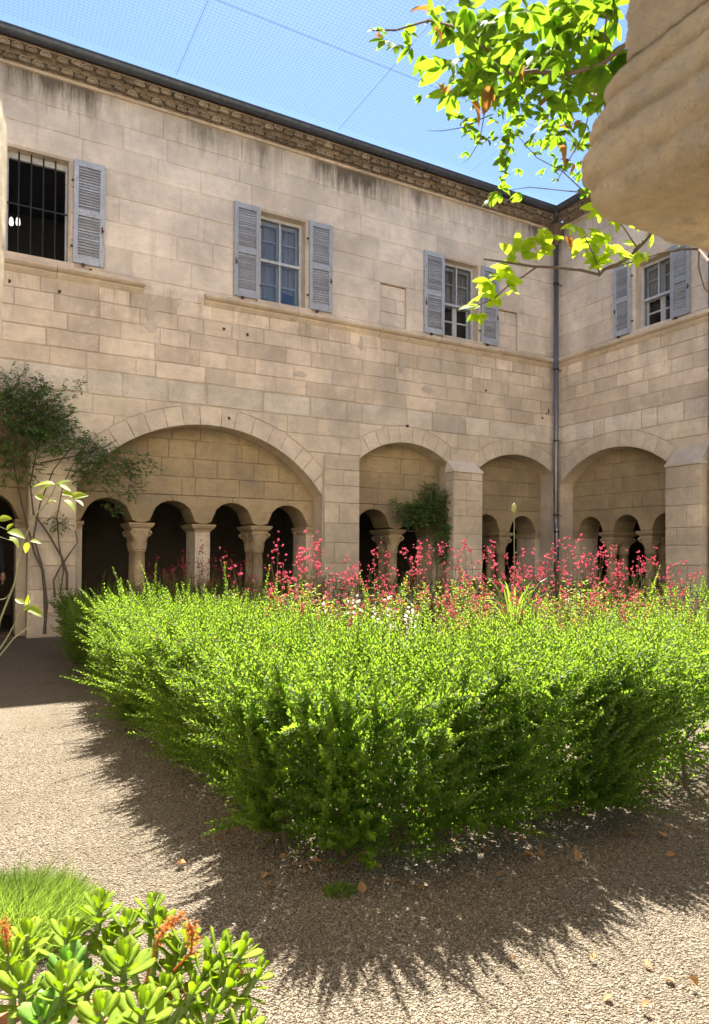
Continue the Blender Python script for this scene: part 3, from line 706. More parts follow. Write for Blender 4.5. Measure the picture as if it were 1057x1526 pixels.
# ------------------------------------------------------------------ downpipes in the corner and by the buttress
dp = MB(); x, y = -.16, -.16
dp.tube([(x, y, 7.75), (x, y, 1.98), (x+.0, y+.0, 1.93), (x-.07, y-.09, 1.80), (x-.075, y-.095, 1.74), (x-.075, y-.095, .02)], .052, 14)
dpo = dp.build('downpipe', M['pipe'], None, smooth=True); tag(dpo, 'grey metal downpipe in the corner with a kink near its foot', 'pipe')
MB().lathe([(.055, 0), (.058, .06), (.15, .22), (.16, .42), (.15, .43), (.14, .42)], 12, (x, y, 7.72)).build('hopper', M['rustpipe'], dpo)
MB().tube([(-.39, -.39, 8.30), (-.36, -.36, 8.24), (-.2, -.2, 8.16), (x, y, 8.05)], .045, 10).build('spout', M['zinc'], dpo)
for zz in (6.9, 5.1, 3.6, 2.05): MB().lathe([(.06, 0), (.06, .03)], 12, (x, y, zz)).box(x, .0, y-.006, y+.006, zz+.008, zz+.022).build('pipe_clip', M['iron'], dpo)
for zz in (1.70, .9): MB().lathe([(.06, 0), (.06, .03)], 12, (x-.075, y-.095, zz)).build('pipe_clip', M['iron'], dpo)
MB().tube([(-.30, -.02, 4.2), (-.32, -.12, 4.2), (-.34, -.12, 4.28)], .012, 5).build('iron_hook', M['iron'], dpo)
d2 = MB().tube([(-.10, -3.62, 8.3), (-.10, -3.62, 3.35)], .048, 12).build('downpipe', M['pipe'], None, smooth=True); tag(d2, 'straight downpipe beside the stout buttress, grey above and rusty below', 'pipe')
MB().tube([(-.13, -3.67, 3.36), (-.13, -3.67, .02)], .062, 12).build('lower_pipe', M['rustpipe'], d2, smooth=True)
for zz in (6.2, 4.3): MB().lathe([(.056, 0), (.056, .03)], 12, (-.10, -3.62, zz)).build('pipe_clip', M['iron'], d2)

# ------------------------------------------------------------------ near arcade: moulded capital above the viewer, sunlit post
near = empty('near_arcade', (-10.0, -10.7, 0)); tag(near, 'weathered moulded stone capital and arch springing right beside the viewer', 'column')
def nb(prof, x0, x1, y0, y1, name, mat):
    mb = MB(); v = []; n = len(prof)
    seg = 90; from mathutils import noise as mn
    dens = []
    for (o0, z0), (o1, z1) in zip(prof[:-1], prof[1:]):
        m_ = max(1, int(math.hypot(o1-o0, z1-z0)/.004)) if z0 < 1.9 else 3
        dens += [(o0+(o1-o0)*i_/m_, z0+(z1-z0)*i_/m_) for i_ in range(m_)]
    prof = dens+[prof[-1]]; n = len(prof)
    def ringpts(o, z):
        c = [(x0-o, y0-o), (x1+o, y0-o), (x1+o, y1+o), (x0-o, y1+o)]; out = []
        for k in range(4):
            p, q = c[k], c[(k+1) % 4]
            for j in range(seg):
                t = j/seg; X = p[0]+(q[0]-p[0])*t; Y = p[1]+(q[1]-p[1])*t
                q_ = Vector((X, Y, z)); w1 = 1.5*mn.noise(q_*28)+1.1*mn.noise(q_*75)+.7*mn.noise(q_*190) - 2.2*max(0, mn.noise(q_*48+Vector((7, 3, 1)))-.35)
                cr = min(t, 1-t)*abs(q[0]-p[0]+q[1]-p[1]); rnd = .012*max(0, 1-cr/.03)**2        # worn corners
                cx_, cy_ = (x0+x1)/2, (y0+y1)/2; L = math.hypot(X-cx_, Y-cy_); s_ = (.0030*w1 - rnd)/L
                out.append((X+(X-cx_)*s_, Y+(Y-cy_)*s_, z+.0016*mn.noise(q_*60+Vector((3, 9, 2)))))
        return out
    k = seg*4
    for o, z in prof: v += ringpts(o, z)
    f = [(i*k+j, (i+1)*k+j, (i+1)*k+(j+1) % k, i*k+(j+1) % k) for i in range(n-1) for j in range(k)]
    f += [tuple(range(k)), tuple((n-1)*k+j for j in range(k))[::-1]]
    ob = mb.add(v, f).build(name, mat, near, (10.0, 10.7, 0), smooth=True); fix_normals(ob); return ob
X0, X1, Y0, Y1 = -10.292, -9.90, -11.02, -10.43
nb([(-.004, 2.3), (-.004, 1.80), (0, 1.685)], X0, X1, Y0, Y1, 'springing_stone', M['nearcap'])
nb([(o_*.56, 1.540+(z_-1.571)*1.02) for o_, z_ in [(-.004, 1.7125), (.012, 1.705), (.020, 1.697), (.022, 1.690), (.018, 1.684), (.016, 1.683), (.013, 1.682), (.013, 1.678), (.026, 1.674), (.040, 1.662), (.045, 1.650), (.042, 1.644), (.036, 1.642), (.036, 1.637), (.048, 1.634), (.055, 1.622), (.054, 1.612), (.047, 1.604), (.038, 1.600), (.038, 1.596), (.042, 1.593), (.040, 1.584), (.030, 1.577), (.012, 1.572), (-.02, 1.571)]], X0, X1, Y0, Y1, 'abacus', M['nearcap'])
# capital bell with leaves and volutes below the abacus
cb = MB(); v = []; seg, lev = 56, 22; ccx, ccy = -10.02, -10.72
for i in range(lev+1):
    t = i/lev; z = 1.24 + (1.575-1.24)*t
    for j in range(seg):
        a = 2*math.pi*j/seg; cs, sn = math.cos(a), math.sin(a); e = (1/max(abs(cs), abs(sn)))**(.75*t*t)
        r = (.105+.07*t**1.6)*e + .02*max(0, math.cos(4*a))*math.sin(math.pi*min(1, t*1.7))**2 + .02*max(0, -math.cos(4*a))*math.sin(math.pi*max(0, min(1, (t-.3)*1.6)))**2 + .004*math.cos(20*a)
        v.append((ccx+r*cs, ccy+r*sn*1.35, z))
cb.add(v, [(i*seg+j, i*seg+(j+1) % seg, (i+1)*seg+(j+1) % seg, (i+1)*seg+j) for i in range(lev) for j in range(seg)])
for qx in (-1, 1):
    for qy in (-1, 1):
        for (oz, rs, off) in ((-.05, .045, 0), (-.10, .026, -.06)):
            c = Vector((ccx+qx*(.145+off*.5), ccy+qy*(.21+off), 1.575+oz)); d = Vector((qx*.9, qy*.45, 0)).normalized(); pts = []; rr = []
            for k in range(24):
                a = k*.55; r = rs*(1-k/27); pts.append(c + d*(r*math.cos(a)) + Vector((0, 0, r*math.sin(a)))); rr.append(rs*.28*(1-k/45))
            cb.tube(pts, rr, 8)
cb.build('capital', M['nearcap'], near, (10.0, 10.7, 0), smooth=True)
MB().lathe([(.14, 1.25), (.14, 1.225), (.105, 1.21), (.11, .9), (.112, .68), (.15, .64), (.15, .60), (.17, .56), (.17, .50)], 24, (ccx, ccy, 0)).build('shaft', M['cap'], near, (10.0, 10.7, 0), smooth=True)
MB().box(-10.4, -2.0, -11.05, -10.42, 0, .42).box(-10.42, -2.0, -11.08, -10.38, .42, .50).build('parapet', M['pier'], near, (10.0, 10.7, 0))
# wall carried by the arcade, up to the eaves
MB().box(-13.0, .0, -11.02, -10.05, 2.9, 8.2).box(-10.38, -9.0, -10.44, -10.06, 2.2, 2.9).box(-9.96, .0, -11.0, -10.48, 2.2, 2.9).build('upper_wall_and_sun_block', M['wall'], near, (10.0, 10.7, 0))  # second box is an unseen block added to shade the near capital
post = MB(); pp = [(-.30, .0), (.0, .0), (.002, 1.30), (.006, 1.40), (.0065, 1.478), (.003, 1.492), (-.008, 1.502), (-.04, 1.51), (-.30, 1.51)]
n = len(pp); post.add([(a - (.034 if y else 0), y, z) for y in (0, -.22) for a, z in pp], [tuple(range(n))] + [(i, n+i, n+(i+1) % n, (i+1) % n) for i in range(n)] + [tuple(n+i for i in range(n))[::-1]])
po = post.build('stone_post', stone('sunlit_stone', (.50, .40, .25), .05, .5, .3), None, (-10.837, -10.40, 0)); fix_normals(po); tag(po, 'sunlit yellow stone post at the edge of the opening', 'post')
MB().box(-.33, -.04, -.24, .02, -.0, .10).build('post_base', M['pier'], po)

# ------------------------------------------------------------------ bird net over the court
net = MB(); zn = 8.47; k = 0.058
for i in range(int(12.2/k)): x = -12.3+i*k; net.tube([(x, -10.35, zn), (x, -.40, zn)], .0010, 3, False)
for i in range(int(9.9/k)): y = -10.3+i*k; net.tube([(-12.3, y, zn+.002), (-.40, y, zn+.002)], .0010, 3, False)
no = net.build('bird_net', M['net']); tag(no, 'fine dark bird net stretched over the court below the sky', 'net')
for x in (-10.98, -8.21, -5.43, -2.66): MB().tube([(x, -10.4, zn+.01), (x, -.38, zn+.01)], .0032, 5).build('cable', M['net'], no)
for y in (-2.07, -4.85, -7.6): MB().tube([(-12.4, y, zn+.02), (-.38, y, zn+.02)], .0032, 5).build('cable', M['net'], no)
#@@PLANTS
# ------------------------------------------------------------------ gravel pebbles near the viewer
def pebbles():
    n = 125000
    # denser close by
    t = rng.random(n)**1.5; ang = rng.uniform(-.48, .62, n) + YAW; dist = 1.75 + 3.6*t
    x = CAM[0] + np.sin(ang)*dist; y = CAM[1] + np.cos(ang)*dist
    keep = (y > -10.36) & ~((x > -9.35) & (y > -8.1)); x, y = x[keep], y[keep]; n = len(x)
    r = rng.uniform(.0022, .0044, n)*(1+.8*(rng.random(n) < .03))
    base = np.array([(1,0,0),(0,1,0),(-1,0,0),(0,-1,0),(0,0,.75),(0,0,-.7)], float)
    v = base[None]*(1+rng.uniform(-.35, .35, (n, 6, 1)))*r[:, None, None]
    a = rng.uniform(0, 6.28, n); ca, sa = np.cos(a), np.sin(a); el = rng.uniform(.8, 1.5, n)
    X = v[:, :, 0]*el[:, None]; Y = v[:, :, 1]
    tx = rng.uniform(-.5, .5, n)[:, None]; Z = v[:, :, 2] + X*tx
    V = np.stack([x[:, None]+ca[:, None]*X-sa[:, None]*Y, y[:, None]+sa[:, None]*X+ca[:, None]*Y, Z*.8+.0005+.1*r[:, None]], 2)
    F = np.array([(0,1,4),(1,2,4),(2,3,4),(3,0,4),(1,0,5),(2,1,5),(3,2,5),(0,3,5)])
    F = (F[None]+6*np.arange(n)[:, None, None]).reshape(-1, 3)
    o = link('gravel', np_mesh('gravel', V.reshape(-1, 3), F, M['pebble'])); tag(o, 'loose pale gravel pebbles covering the path', 'gravel', kind='stuff')
pebbles()

# ------------------------------------------------------------------ leaf builders (numpy)
def unit(a): return a/np.maximum(np.linalg.norm(a, axis=-1, keepdims=True), 1e-9)
def leaves(pos, dr, nrm, L, W, fold=.25, droop=.0):
    """folded pointed leaves: pos, direction, normal (n,3), length and width (n,)"""
    dr = unit(dr); sd_ = unit(np.cross(dr, nrm)); nr = np.cross(sd_, dr)
    L = L[:, None]; W = W[:, None]
    b = pos; tip = pos + dr*L - nr*L*droop; mid = pos + dr*L*.5
    l = mid + sd_*W*.5 + nr*W*fold; r = mid - sd_*W*.5 + nr*W*fold
    V = np.stack([b, l, tip, r], 1).reshape(-1, 3); n = len(pos)
    F = (np.array([(0, 2, 1), (0, 3, 2)])[None] + 4*np.arange(n)[:, None, None]).reshape(-1, 3)
    return V, F
def merge(parts):
    V, F, k = [], [], 0
    for v, f in parts: V.append(v); F.append(f+k); k += len(v)
    return np.concatenate(V), np.concatenate(F)
def rods(p0, p1, r0, r1):
    """thin three-sided stems"""
    d = unit(p1-p0); ref = np.where(np.abs(d[:, 2:3]) > .9, np.array([[1., 0, 0]]), np.array([[0, 0, 1.]])); a = unit(np.cross(d, ref)); b = np.cross(d, a); n = len(p0); V = []
    for p, r in ((p0, r0), (p1, r1)):
        for k in range(3):
            t = 2*math.pi*k/3; V.append(p + (a*math.cos(t)+b*math.sin(t))*r)
    V = np.stack(V, 1).reshape(-1, 3)
    F = np.array([(0,1,4),(0,4,3),(1,2,5),(1,5,4),(2,0,3),(2,3,5)]); F = (F[None]+6*np.arange(n)[:, None, None]).reshape(-1, 3)
    return V, F
def shoots(base, dr, L, pitch=.016, ll=.023, lw=.011, bend=.25):
    """leafy sprays: opposite leaf pairs along a bending stem"""
    P, D, Nn, LL, WW, r0, r1, q0, q1 = [], [], [], [], [], [], [], [], []
    k = 7; dr = unit(dr); n = len(base)
    upv = np.array([0, 0, 1.]); side = unit(np.cross(dr, upv[None]+rng.normal(0, .3, (n, 3))))
    bendv = unit(rng.normal(0, 1, (n, 3)) + np.array([0, 0, 1.2])[None])*bend
    def pt(s_): return base + dr*(L*s_)[:, None] + bendv*(L*s_*s_)[:, None]
    segs = 4
    for i in range(segs):
        a, b = pt(np.full(n, i/segs)), pt(np.full(n, (i+1)/segs)); q0.append(a); q1.append(b)
    st = rods(np.concatenate(q0), np.concatenate(q1), .0016, .0013)
    m_ = np.maximum(6, (L/pitch).astype(int)); mx = m_.max()
    for i in range(mx):
        ok = (i < m_); s_ = .12 + .88*(i+.5)/m_; s_ = np.minimum(s_, 1)
        p = pt(s_)[ok]; d = unit(dr + 2*bendv*s_[:, None])[ok]; sd_ = side[ok]
        nr = unit(np.cross(sd_, d)); ph = (i % 2)*math.pi/2 + rng.normal(0, .25, ok.sum())
        ax = sd_*np.cos(ph)[:, None] + nr*np.sin(ph)[:, None]
        taper = (1 - .5*np.clip((s_[ok]-.7)/.3, 0, 1))*(.75+.25*np.clip(s_[ok]*3, 0, 1))
        for sg in (-1, 1):
            dd = unit(ax*sg + d*(1.0+.8*np.clip((s_[ok]-.8)*5, 0, 1))[:, None] + rng.normal(0, .18, (ok.sum(), 3)))
            P.append(p); D.append(dd); Nn.append(unit(d + rng.normal(0, .2, (ok.sum(), 3)))); LL.append(ll*taper*rng.uniform(.75, 1.2, ok.sum())); WW.append(lw*taper*rng.uniform(.8, 1.2, ok.sum()))
    lv = leaves(np.concatenate(P), np.concatenate(D), np.concatenate(Nn), np.concatenate(LL), np.concatenate(WW))
    return st, lv

# ------------------------------------------------------------------ the clipped-loose hedge round the flower bed
XL, XR, YF, YB = -9.83, -2.25, -8.66, -1.75          # outer faces; rounded corners
def loop_pt(s_, off):
    """point and outward normal on the front-left part of the ring; s from back-left (0) round the near corner to front-right"""
    rc = .5; l1 = (YB - (YF+rc)); l2 = rc*math.pi/2; p = np.zeros((len(s_), 2)); nn = np.zeros((len(s_), 2))
    a = s_ < -YF*0 + abs(l1); A_ = abs(l1)
    m1 = s_ < A_; m2 = (s_ >= A_) & (s_ < A_+l2); m3 = s_ >= A_+l2
    p[m1] = np.stack([np.full(m1.sum(), XL), YB - s_[m1]], 1); nn[m1] = (-1, 0)
    th = (s_[m2]-A_)/rc; c = np.array([XL+rc, YF+rc])
    nn[m2] = np.stack([-np.cos(th), -np.sin(th)], 1); p[m2] = c + nn[m2]*rc
    p[m3] = np.stack([XL+rc+(s_[m3]-A_-l2), np.full(m3.sum(), YF)], 1); nn[m3] = (0, -1)
    return p - nn*off[:, None], nn
hedge = empty('hedge', (-9.4, -8.0, 0)); tag(hedge, 'loose bright green small-leaved hedge rounding the flower bed along the gravel path', 'hedge')
S_END = 6.5+1.2+6.2; l1 = abs(YB-(YF+.5))
def hedge_part(n, srange, Hh, ll, lw, pitch, Lr, wid, top_frac=.5, bare=None, name='foliage', wl=1.):
    cen = np.arange(srange[0], srange[1], .40); cen = cen + rng.uniform(-.1, .1, len(cen)); hb = rng.uniform(.86, 1.1, len(cen)); kb = rng.integers(0, len(cen), n)
    ds = rng.normal(0, .15, n); s_ = np.maximum(cen[kb]+ds, 0); istop = rng.random(n) < top_frac
    off = np.where(istop, rng.random(n)**1.1*wid, np.abs(rng.normal(0, .07, n)))
    zz = np.where(istop, Hh*(.72+.10*rng.random(n)-.10*np.clip(off/wid, 0, 1)), .05+(Hh*.76)*rng.random(n)**.75)
    # uneven top and belly
    wob = .07*np.sin(s_*2.3)+.07*np.sin(s_*5.1+1)+.06*np.sin(s_*11.3)
    zz = zz*(1+.25*wob)*hb[kb]; p, nn = loop_pt(s_, off - np.where(s_ < l1, .12, .23)*np.clip(zz/Hh, 0, 1)**1.1*(~istop) + .05*np.clip(np.abs(ds)/.2, 0, 1.5) - np.where(s_ < l1, .08, .17)*istop*np.clip(1-off/.45, 0, 1) + wob*.6)
    edge = np.clip(1-off/.35, 0, 1)
    o3 = np.concatenate([nn, np.zeros((n, 1))], 1); tang = np.stack([-nn[:, 1], nn[:, 0], np.zeros(n)], 1)
    out = np.where(istop, edge*rng.uniform(0, .8, n), rng.uniform(.45, 1.15, n)); upw = np.where(istop, 1., rng.uniform(.15, 1.0, n)*np.clip(.3+zz/Hh, .2, 1.1))
    dr = o3*out[:, None] + np.array([0, 0, 1.])*upw[:, None] + tang*(ds/.15*.30+rng.normal(0, .16, n))[:, None] + rng.normal(0, .10, (n, 3))
    L = (Lr[0]+(Lr[1]-Lr[0])*rng.random(n)**1.5)*np.where(istop, 1, .9); L *= (1 + .5*(rng.random(n) < .07))
    base = np.concatenate([p, zz[:, None]], 1) - unit(dr)*(L*.35)[:, None]; base[:, 2] = np.maximum(base[:, 2], .03)
    if bare is not None:
        keep = ~bare(s_, zz); base, dr, L = base[keep], dr[keep], L[keep]
    return shoots(base, dr, L, pitch, ll, lw)
bare = lambda s_, z_: (s_ > l1+1.9) & (z_ < .34) & (rng.random(len(s_)) < .5)
parts, stm = [], []
for n, sr, Hh, ll, lw, pt_, Lr, wid, tf in ((4500, (3.6, 8.6), .81, .030, .0130, .0128, (.18, .42), 1.0, .42), (3000, (8.3, S_END), .80, .031, .0135, .0138, (.18, .42), 1.0, .44), (1200, (0, 3.8), .74, .042, .019, .025, (.18, .36), 1.3, .45)):
    a, b = hedge_part(n, sr, Hh, ll, lw, pt_, Lr, wid, tf, bare); stm.append(a); parts.append(b)
# inner leaf mass so that the hedge is not see-through
def inner(n, sr, Hh, wid, ll, lw):
    s_ = rng.uniform(*sr, n); z_ = Hh*(.02+.78*rng.random(n)**.85); off = .06+rng.random(n)*wid-.12*(z_/Hh); p, nn = loop_pt(s_, off)
    if True:
        k = ~((s_ > l1+1.9) & (z_ < .32) & (rng.random(n) < .55)); p, z_ = p[k], z_[k]; n = k.sum()
    return leaves(np.concatenate([p, z_[:, None]], 1), rng.normal(0, 1, (n, 3))+np.array([0, 0, .5]), rng.normal(0, 1, (n, 3))+np.array([0, 0, .6]), rng.uniform(.7, 1.2, n)*ll, rng.uniform(.7, 1.2, n)*lw)
parts += [inner(36000, (3.6, 9.0), .70, .6, .030, .015), inner(24000, (8.6, S_END), .68, .65, .032, .016), inner(22000, (0, 3.8), .84, .5, .038, .02)]
v, f = merge(parts); fo = link('foliage', np_mesh('foliage', v, f, M['hedge']), hedge, (9.4, 8.0, 0)); tag(fo, kind='stuff')
v, f = merge(stm); tw = link('twigs', np_mesh('twigs', v, f, M['bark']), hedge, (9.4, 8.0, 0)); tag(tw, kind='stuff')
for i in range(22):                                              # woody stems showing under the leaves
    s_ = np.array([l1-1.5+i*.33+random.uniform(-.1, .1)]); p, nn = loop_pt(s_, np.array([.16+random.uniform(-.05, .1)])); p = p[0]
    x, y = p; a = random.uniform(-.12, .12); b = random.uniform(-.1, .1); st = MB()
    st.tube([(x, y, -.02), (x+a*.3, y+b*.3, .15), (x+a, y+b, .34), (x+a*1.3, y+b*1.5, .6)], [.013, .011, .009, .005], 6)
    for q in range(3):
        t = random.uniform(.2, .4); dx, dy = random.uniform(-.18, .18), random.uniform(-.2, .12); st.tube([(x+a*t*2, y+b*t*2, t), (x+dx*.6, y+dy*.6, t+.14), (x+dx, y+dy, t+.34)], [.007, .005, .003], 5)
    st.build('stem', M['bark'], hedge, (9.4, 8.0, 0))
# hedge on the shaded far and right sides of the bed
def row_hedge(name, x0, y0, x1, y1, n, label, Hh=.85, wid=.55):
    root = empty(name, ((x0+x1)/2, (y0+y1)/2, 0)); tag(root, label, 'hedge'); lc = (-(x0+x1)/2, -(y0+y1)/2, 0)
    t = rng.random(n); d = np.array([x1-x0, y1-y0]); d = d/np.linalg.norm(d); nr = np.array([-d[1], d[0]])
    o_ = rng.uniform(-1, 1, n)*wid*.5; z_ = Hh*rng.random(n)**.6*.75 + .03
    base = np.stack([x0+(x1-x0)*t+nr[0]*o_, y0+(y1-y0)*t+nr[1]*o_, z_], 1)
    dr = np.stack([nr[0]*o_/wid*1.2, nr[1]*o_/wid*1.2, np.ones(n)*.9], 1)+rng.normal(0, .3, (n, 3))
    a, b = shoots(base, dr, rng.uniform(.18, .32, n), .028, .038, .018)
    fo = link('foliage', np_mesh('foliage', b[0], b[1], M['hedge']), root, lc); tag(fo, kind='stuff'); tw = link('twigs', np_mesh('twigs', a[0], a[1], M['bark']), root, lc); tag(tw, kind='stuff')
row_hedge('hedge', -9.4, -1.65, -2.4, -1.65, 900, 'shaded dark green hedge along the foot of the long arcade')
row_hedge('hedge', -2.35, -2.0, -2.35, -7.5, 800, 'shaded dark green hedge before the stout buttress of the right wing')

# ------------------------------------------------------------------ gaura: wiry stems, narrow leaves, pink flowers
def gaura_mesh(seed, H=1.25, nst=15, white=.0):
    g = np.random.default_rng(seed); global rng; keep = rng; rng = g
    Lp, Ln, r0, r1, fl = [], [], [], [], []; LP, LD, LL, LW = [], [], [], []; FP, FN, FS = [], [], []
    for i in range(nst):
        a = g.uniform(0, 6.28); rr = g.uniform(.02, .16); tall = g.random() < .5; h = H*(g.uniform(.78, 1.05) if tall else g.uniform(.5, .72)); lean = g.uniform(.05, .32)*h
        b = np.array([rr*math.cos(a), rr*math.sin(a), 0]); pts = [b + np.array([math.cos(a)*lean*t**1.6, math.sin(a)*lean*t**1.6, h*t]) + g.normal(0, .008, 3)*(t > 0) for t in np.linspace(0, 1, 6)]
        for p, q in zip(pts[:-1], pts[1:]): r0.append(p); r1.append(q)
        leafy = .72 if tall else .98
        for k in range(46):
            t = g.uniform(.12, leafy); s_ = t*5; j = min(4, int(s_)); p = pts[j]+(pts[j+1]-pts[j])*(s_-j); aa = g.uniform(0, 6.28)
            LP.append(p); LD.append((math.cos(aa), math.sin(aa), g.uniform(.1, 1.1))); LL.append(g.uniform(.035, .065)*(1.15-t*.4)); LW.append(g.uniform(.010, .016))
        if tall or g.random() < .3:
            c = pts[-1]; nf = g.integers(5, 13)
            for k in range(nf):
                t = g.uniform(.80, 1.03); s_ = min(4.99, t*5); j = int(s_); p = pts[j]+(pts[j+1]-pts[j])*(s_-j) + g.normal(0, .018, 3)
                if g.random() < .7: p = c + g.normal(0, .022, 3)*np.array([1, 1, 1.7])
                FP.append(p); FN.append(unit(g.normal(0, 1, 3)+np.array([-.3, -.8, .3]))); FS.append(g.uniform(.013, .020))
    st = rods(np.array(r0), np.array(r1), .0027, .002)
    n = len(LP); lv = leaves(np.array(LP), np.array(LD, float), g.normal(0, .4, (n, 3))+np.array([0, 0, 1]), np.array(LL), np.array(LW), droop=.25)
    PP, PD, PN, PL = [], [], [], []
    for p, nn, s_ in zip(FP, FN, FS):
        t1 = unit(np.cross(nn, g.normal(0, 1, 3))); t2 = np.cross(nn, t1)
        for k in range(4):
            a = k*1.57+g.normal(0, .2); PP.append(p); PD.append(t1*math.cos(a)+t2*math.sin(a)+nn*.35); PN.append(nn); PL.append(s_)
        for k in range(2): PP.append(p); PD.append(nn+g.normal(0, .6, 3)); PN.append(t1); PL.append(s_*.9)
    PL = np.array(PL); pv = leaves(np.array(PP), np.array(PD), np.array(PN), PL, PL*.72, .15)
    rng = keep
    return np_mesh('stems', *st, M['redstem']), np_mesh('leaves', *lv, M['gleaf']), np_mesh('flowers', *pv, M['white'] if white else M['petal'])
GM = [gaura_mesh(100+i, H=(1.22, 1.32, 1.12, 1.28, 1.0)[i], nst=(15, 17, 14, 16, 12)[i]) for i in range(5)]; GW = gaura_mesh(300, .95, 10, 1.)
def gaura(x, y, mi, rz, sc, label, group, ms=None, flow=True):
    st, lv, fl = ms or GM[mi]; r = empty('gaura_plant', (x, y, .004), rz); r.scale = (sc, sc, sc)
    tag(link('stems', st, r), kind='stuff'); tag(link('leaves', lv, r), kind='stuff')
    if flow: tag(link('flowers', fl, r), kind='stuff')
    tag(r, label, 'plant', group); return r
rr_ = random.Random(5)
GL1 = ('pink-flowered wiry plant in the sunlit flower bed inside the hedge', 'pink flowering plants in the bed'); GL2 = ('pink-flowered wiry plant in the shade at the foot of the wide arch', 'shaded pink flowering plants')
def gp(px, py, dist, lab, mi=None, H=1.28):
    """flower top seen at px,py: put the plant's foot below it at this distance"""
    p = at(px, py, dist); mi = rr_.randrange(5) if mi is None else mi; h0 = (1.22, 1.32, 1.12, 1.28, 1.0)[mi]
    gaura(p[0], p[1], mi, rr_.uniform(0, 6.28), max(.55, min(1.25, p[2]/h0)), *lab)
for (px, py, d) in ((400, 815, 6.6), (432, 802, 6.9), (465, 800, 6.7), (415, 845, 6.2), (515, 835, 6.3), (545, 850, 6.8), (570, 826, 7.2), (590, 838, 7.4), (612, 855, 6.6), (640, 870, 6.2), (655, 812, 7.6), (690, 824, 7.3), (715, 818, 7.6), (735, 830, 7.0), (760, 850, 6.4), (790, 828, 7.4), (812, 842, 7.0), (838, 840, 7.2), (862, 812, 7.0), (880, 806, 7.1), (905, 835, 7.3), (925, 850, 6.8), (955, 838, 7.8), (975, 825, 8.0), (992, 850, 7.6), (945, 870, 6.6), (700, 860, 6.0), (780, 870, 5.9), (850, 860, 6.0), (890, 875, 5.8), (480, 870, 5.8), (440, 880, 5.6), (560, 885, 5.5), (620, 900, 5.2), (680, 895, 5.3), (740, 900, 5.2), (820, 890, 5.3), (1000, 880, 6.5), (1030, 895, 6.2), (525, 900, 5.0), (410, 900, 5.2), (970, 905, 5.6), (860, 905, 5.0)):
    gp(px, py, d, GL1)
for i in range(34):
    gaura(rr_.uniform(-8.7, -3.4), rr_.uniform(-7.3, -4.6), rr_.randrange(5), rr_.uniform(0, 6.28), rr_.uniform(.62, .82), 'low green wiry plant without flowers filling the bed inside the hedge', 'green plants in the bed', None, False)
for (px, py, d) in ((228, 850, 10.2), (250, 838, 10.6), (275, 845, 10.4), (293, 818, 10.9), (305, 840, 10.2), (330, 828, 10.8), (350, 842, 10.3), (372, 830, 10.8), (240, 862, 9.4), (265, 868, 9.2), (320, 866, 9.4), (345, 872, 9.0), (390, 860, 9.2), (600, 845, 10.6), (640, 850, 10.4), (670, 850, 11.0), (470, 850, 10.4), (500, 862, 10.0)):
    gp(px, py, d, GL2)
for (px, py, d) in ((575, 905, 5.0), (612, 935, 4.6), (545, 910, 5.1)):
    p = at(px, py, d); gaura(p[0], p[1], 0, rr_.uniform(0, 6), p[2]/.95, 'small white-flowered wiry plant rising through the top of the hedge', 'white flowering plants', GW)

# ------------------------------------------------------------------ strap-leaved plant with one tall bud
kp = at(766, 872, 5.9); kx, ky = kp[0], kp[1]
kn = empty('strap_leaved_plant', (kx, ky, 0)); tag(kn, 'strap-leaved plant with a single tall stalk and pale bud', 'plant')
for i in range(22):
    a = i*2.4; L = random.uniform(.55, .85); ln = random.uniform(.12, .34); n = 7; v = []; wd = .016
    sdv = Vector((-math.sin(a), math.cos(a), 0))
    for k in range(n+1):
        t = k/n; c = Vector((math.cos(a)*(.02+ln*t**1.8), math.sin(a)*(.02+ln*t**1.8), .36+L*(t-.22*t**4))); wv = wd*(1-t**2.5)+.001
        v += [c-sdv*wv, c+Vector((math.cos(a), math.sin(a), 0))*-.004, c+sdv*wv]
    f = [q for k in range(n) for q in ((3*k, 3*k+1, 3*k+4, 3*k+3), (3*k+1, 3*k+2, 3*k+5, 3*k+4))]
    MB().add(v, f).build('leaf', M['strap'], kn)
zt = at(763, 757, 5.9)[2]
MB().tube([(0, 0, 0), (.01, 0, .6), (0, .0, zt-.03)], [.006, .005, .0045], 6).build('stalk', M['paleb'], kn)
MB().lathe([(.004, -.04), (.012, -.025), (.018, 0), (.016, .02), (.008, .035), (.002, .042)], 10, (0, 0, zt)).build('bud', M['bud'], kn, smooth=True)
for k in range(16):
    a = k*2.4; MB().tube([(.014*math.cos(a), .014*math.sin(a), zt-.022+.0025*k), (.022*math.cos(a), .022*math.sin(a), zt-.026+.003*k)], [.004, .002], 5).build('floret', M['bud'], kn)

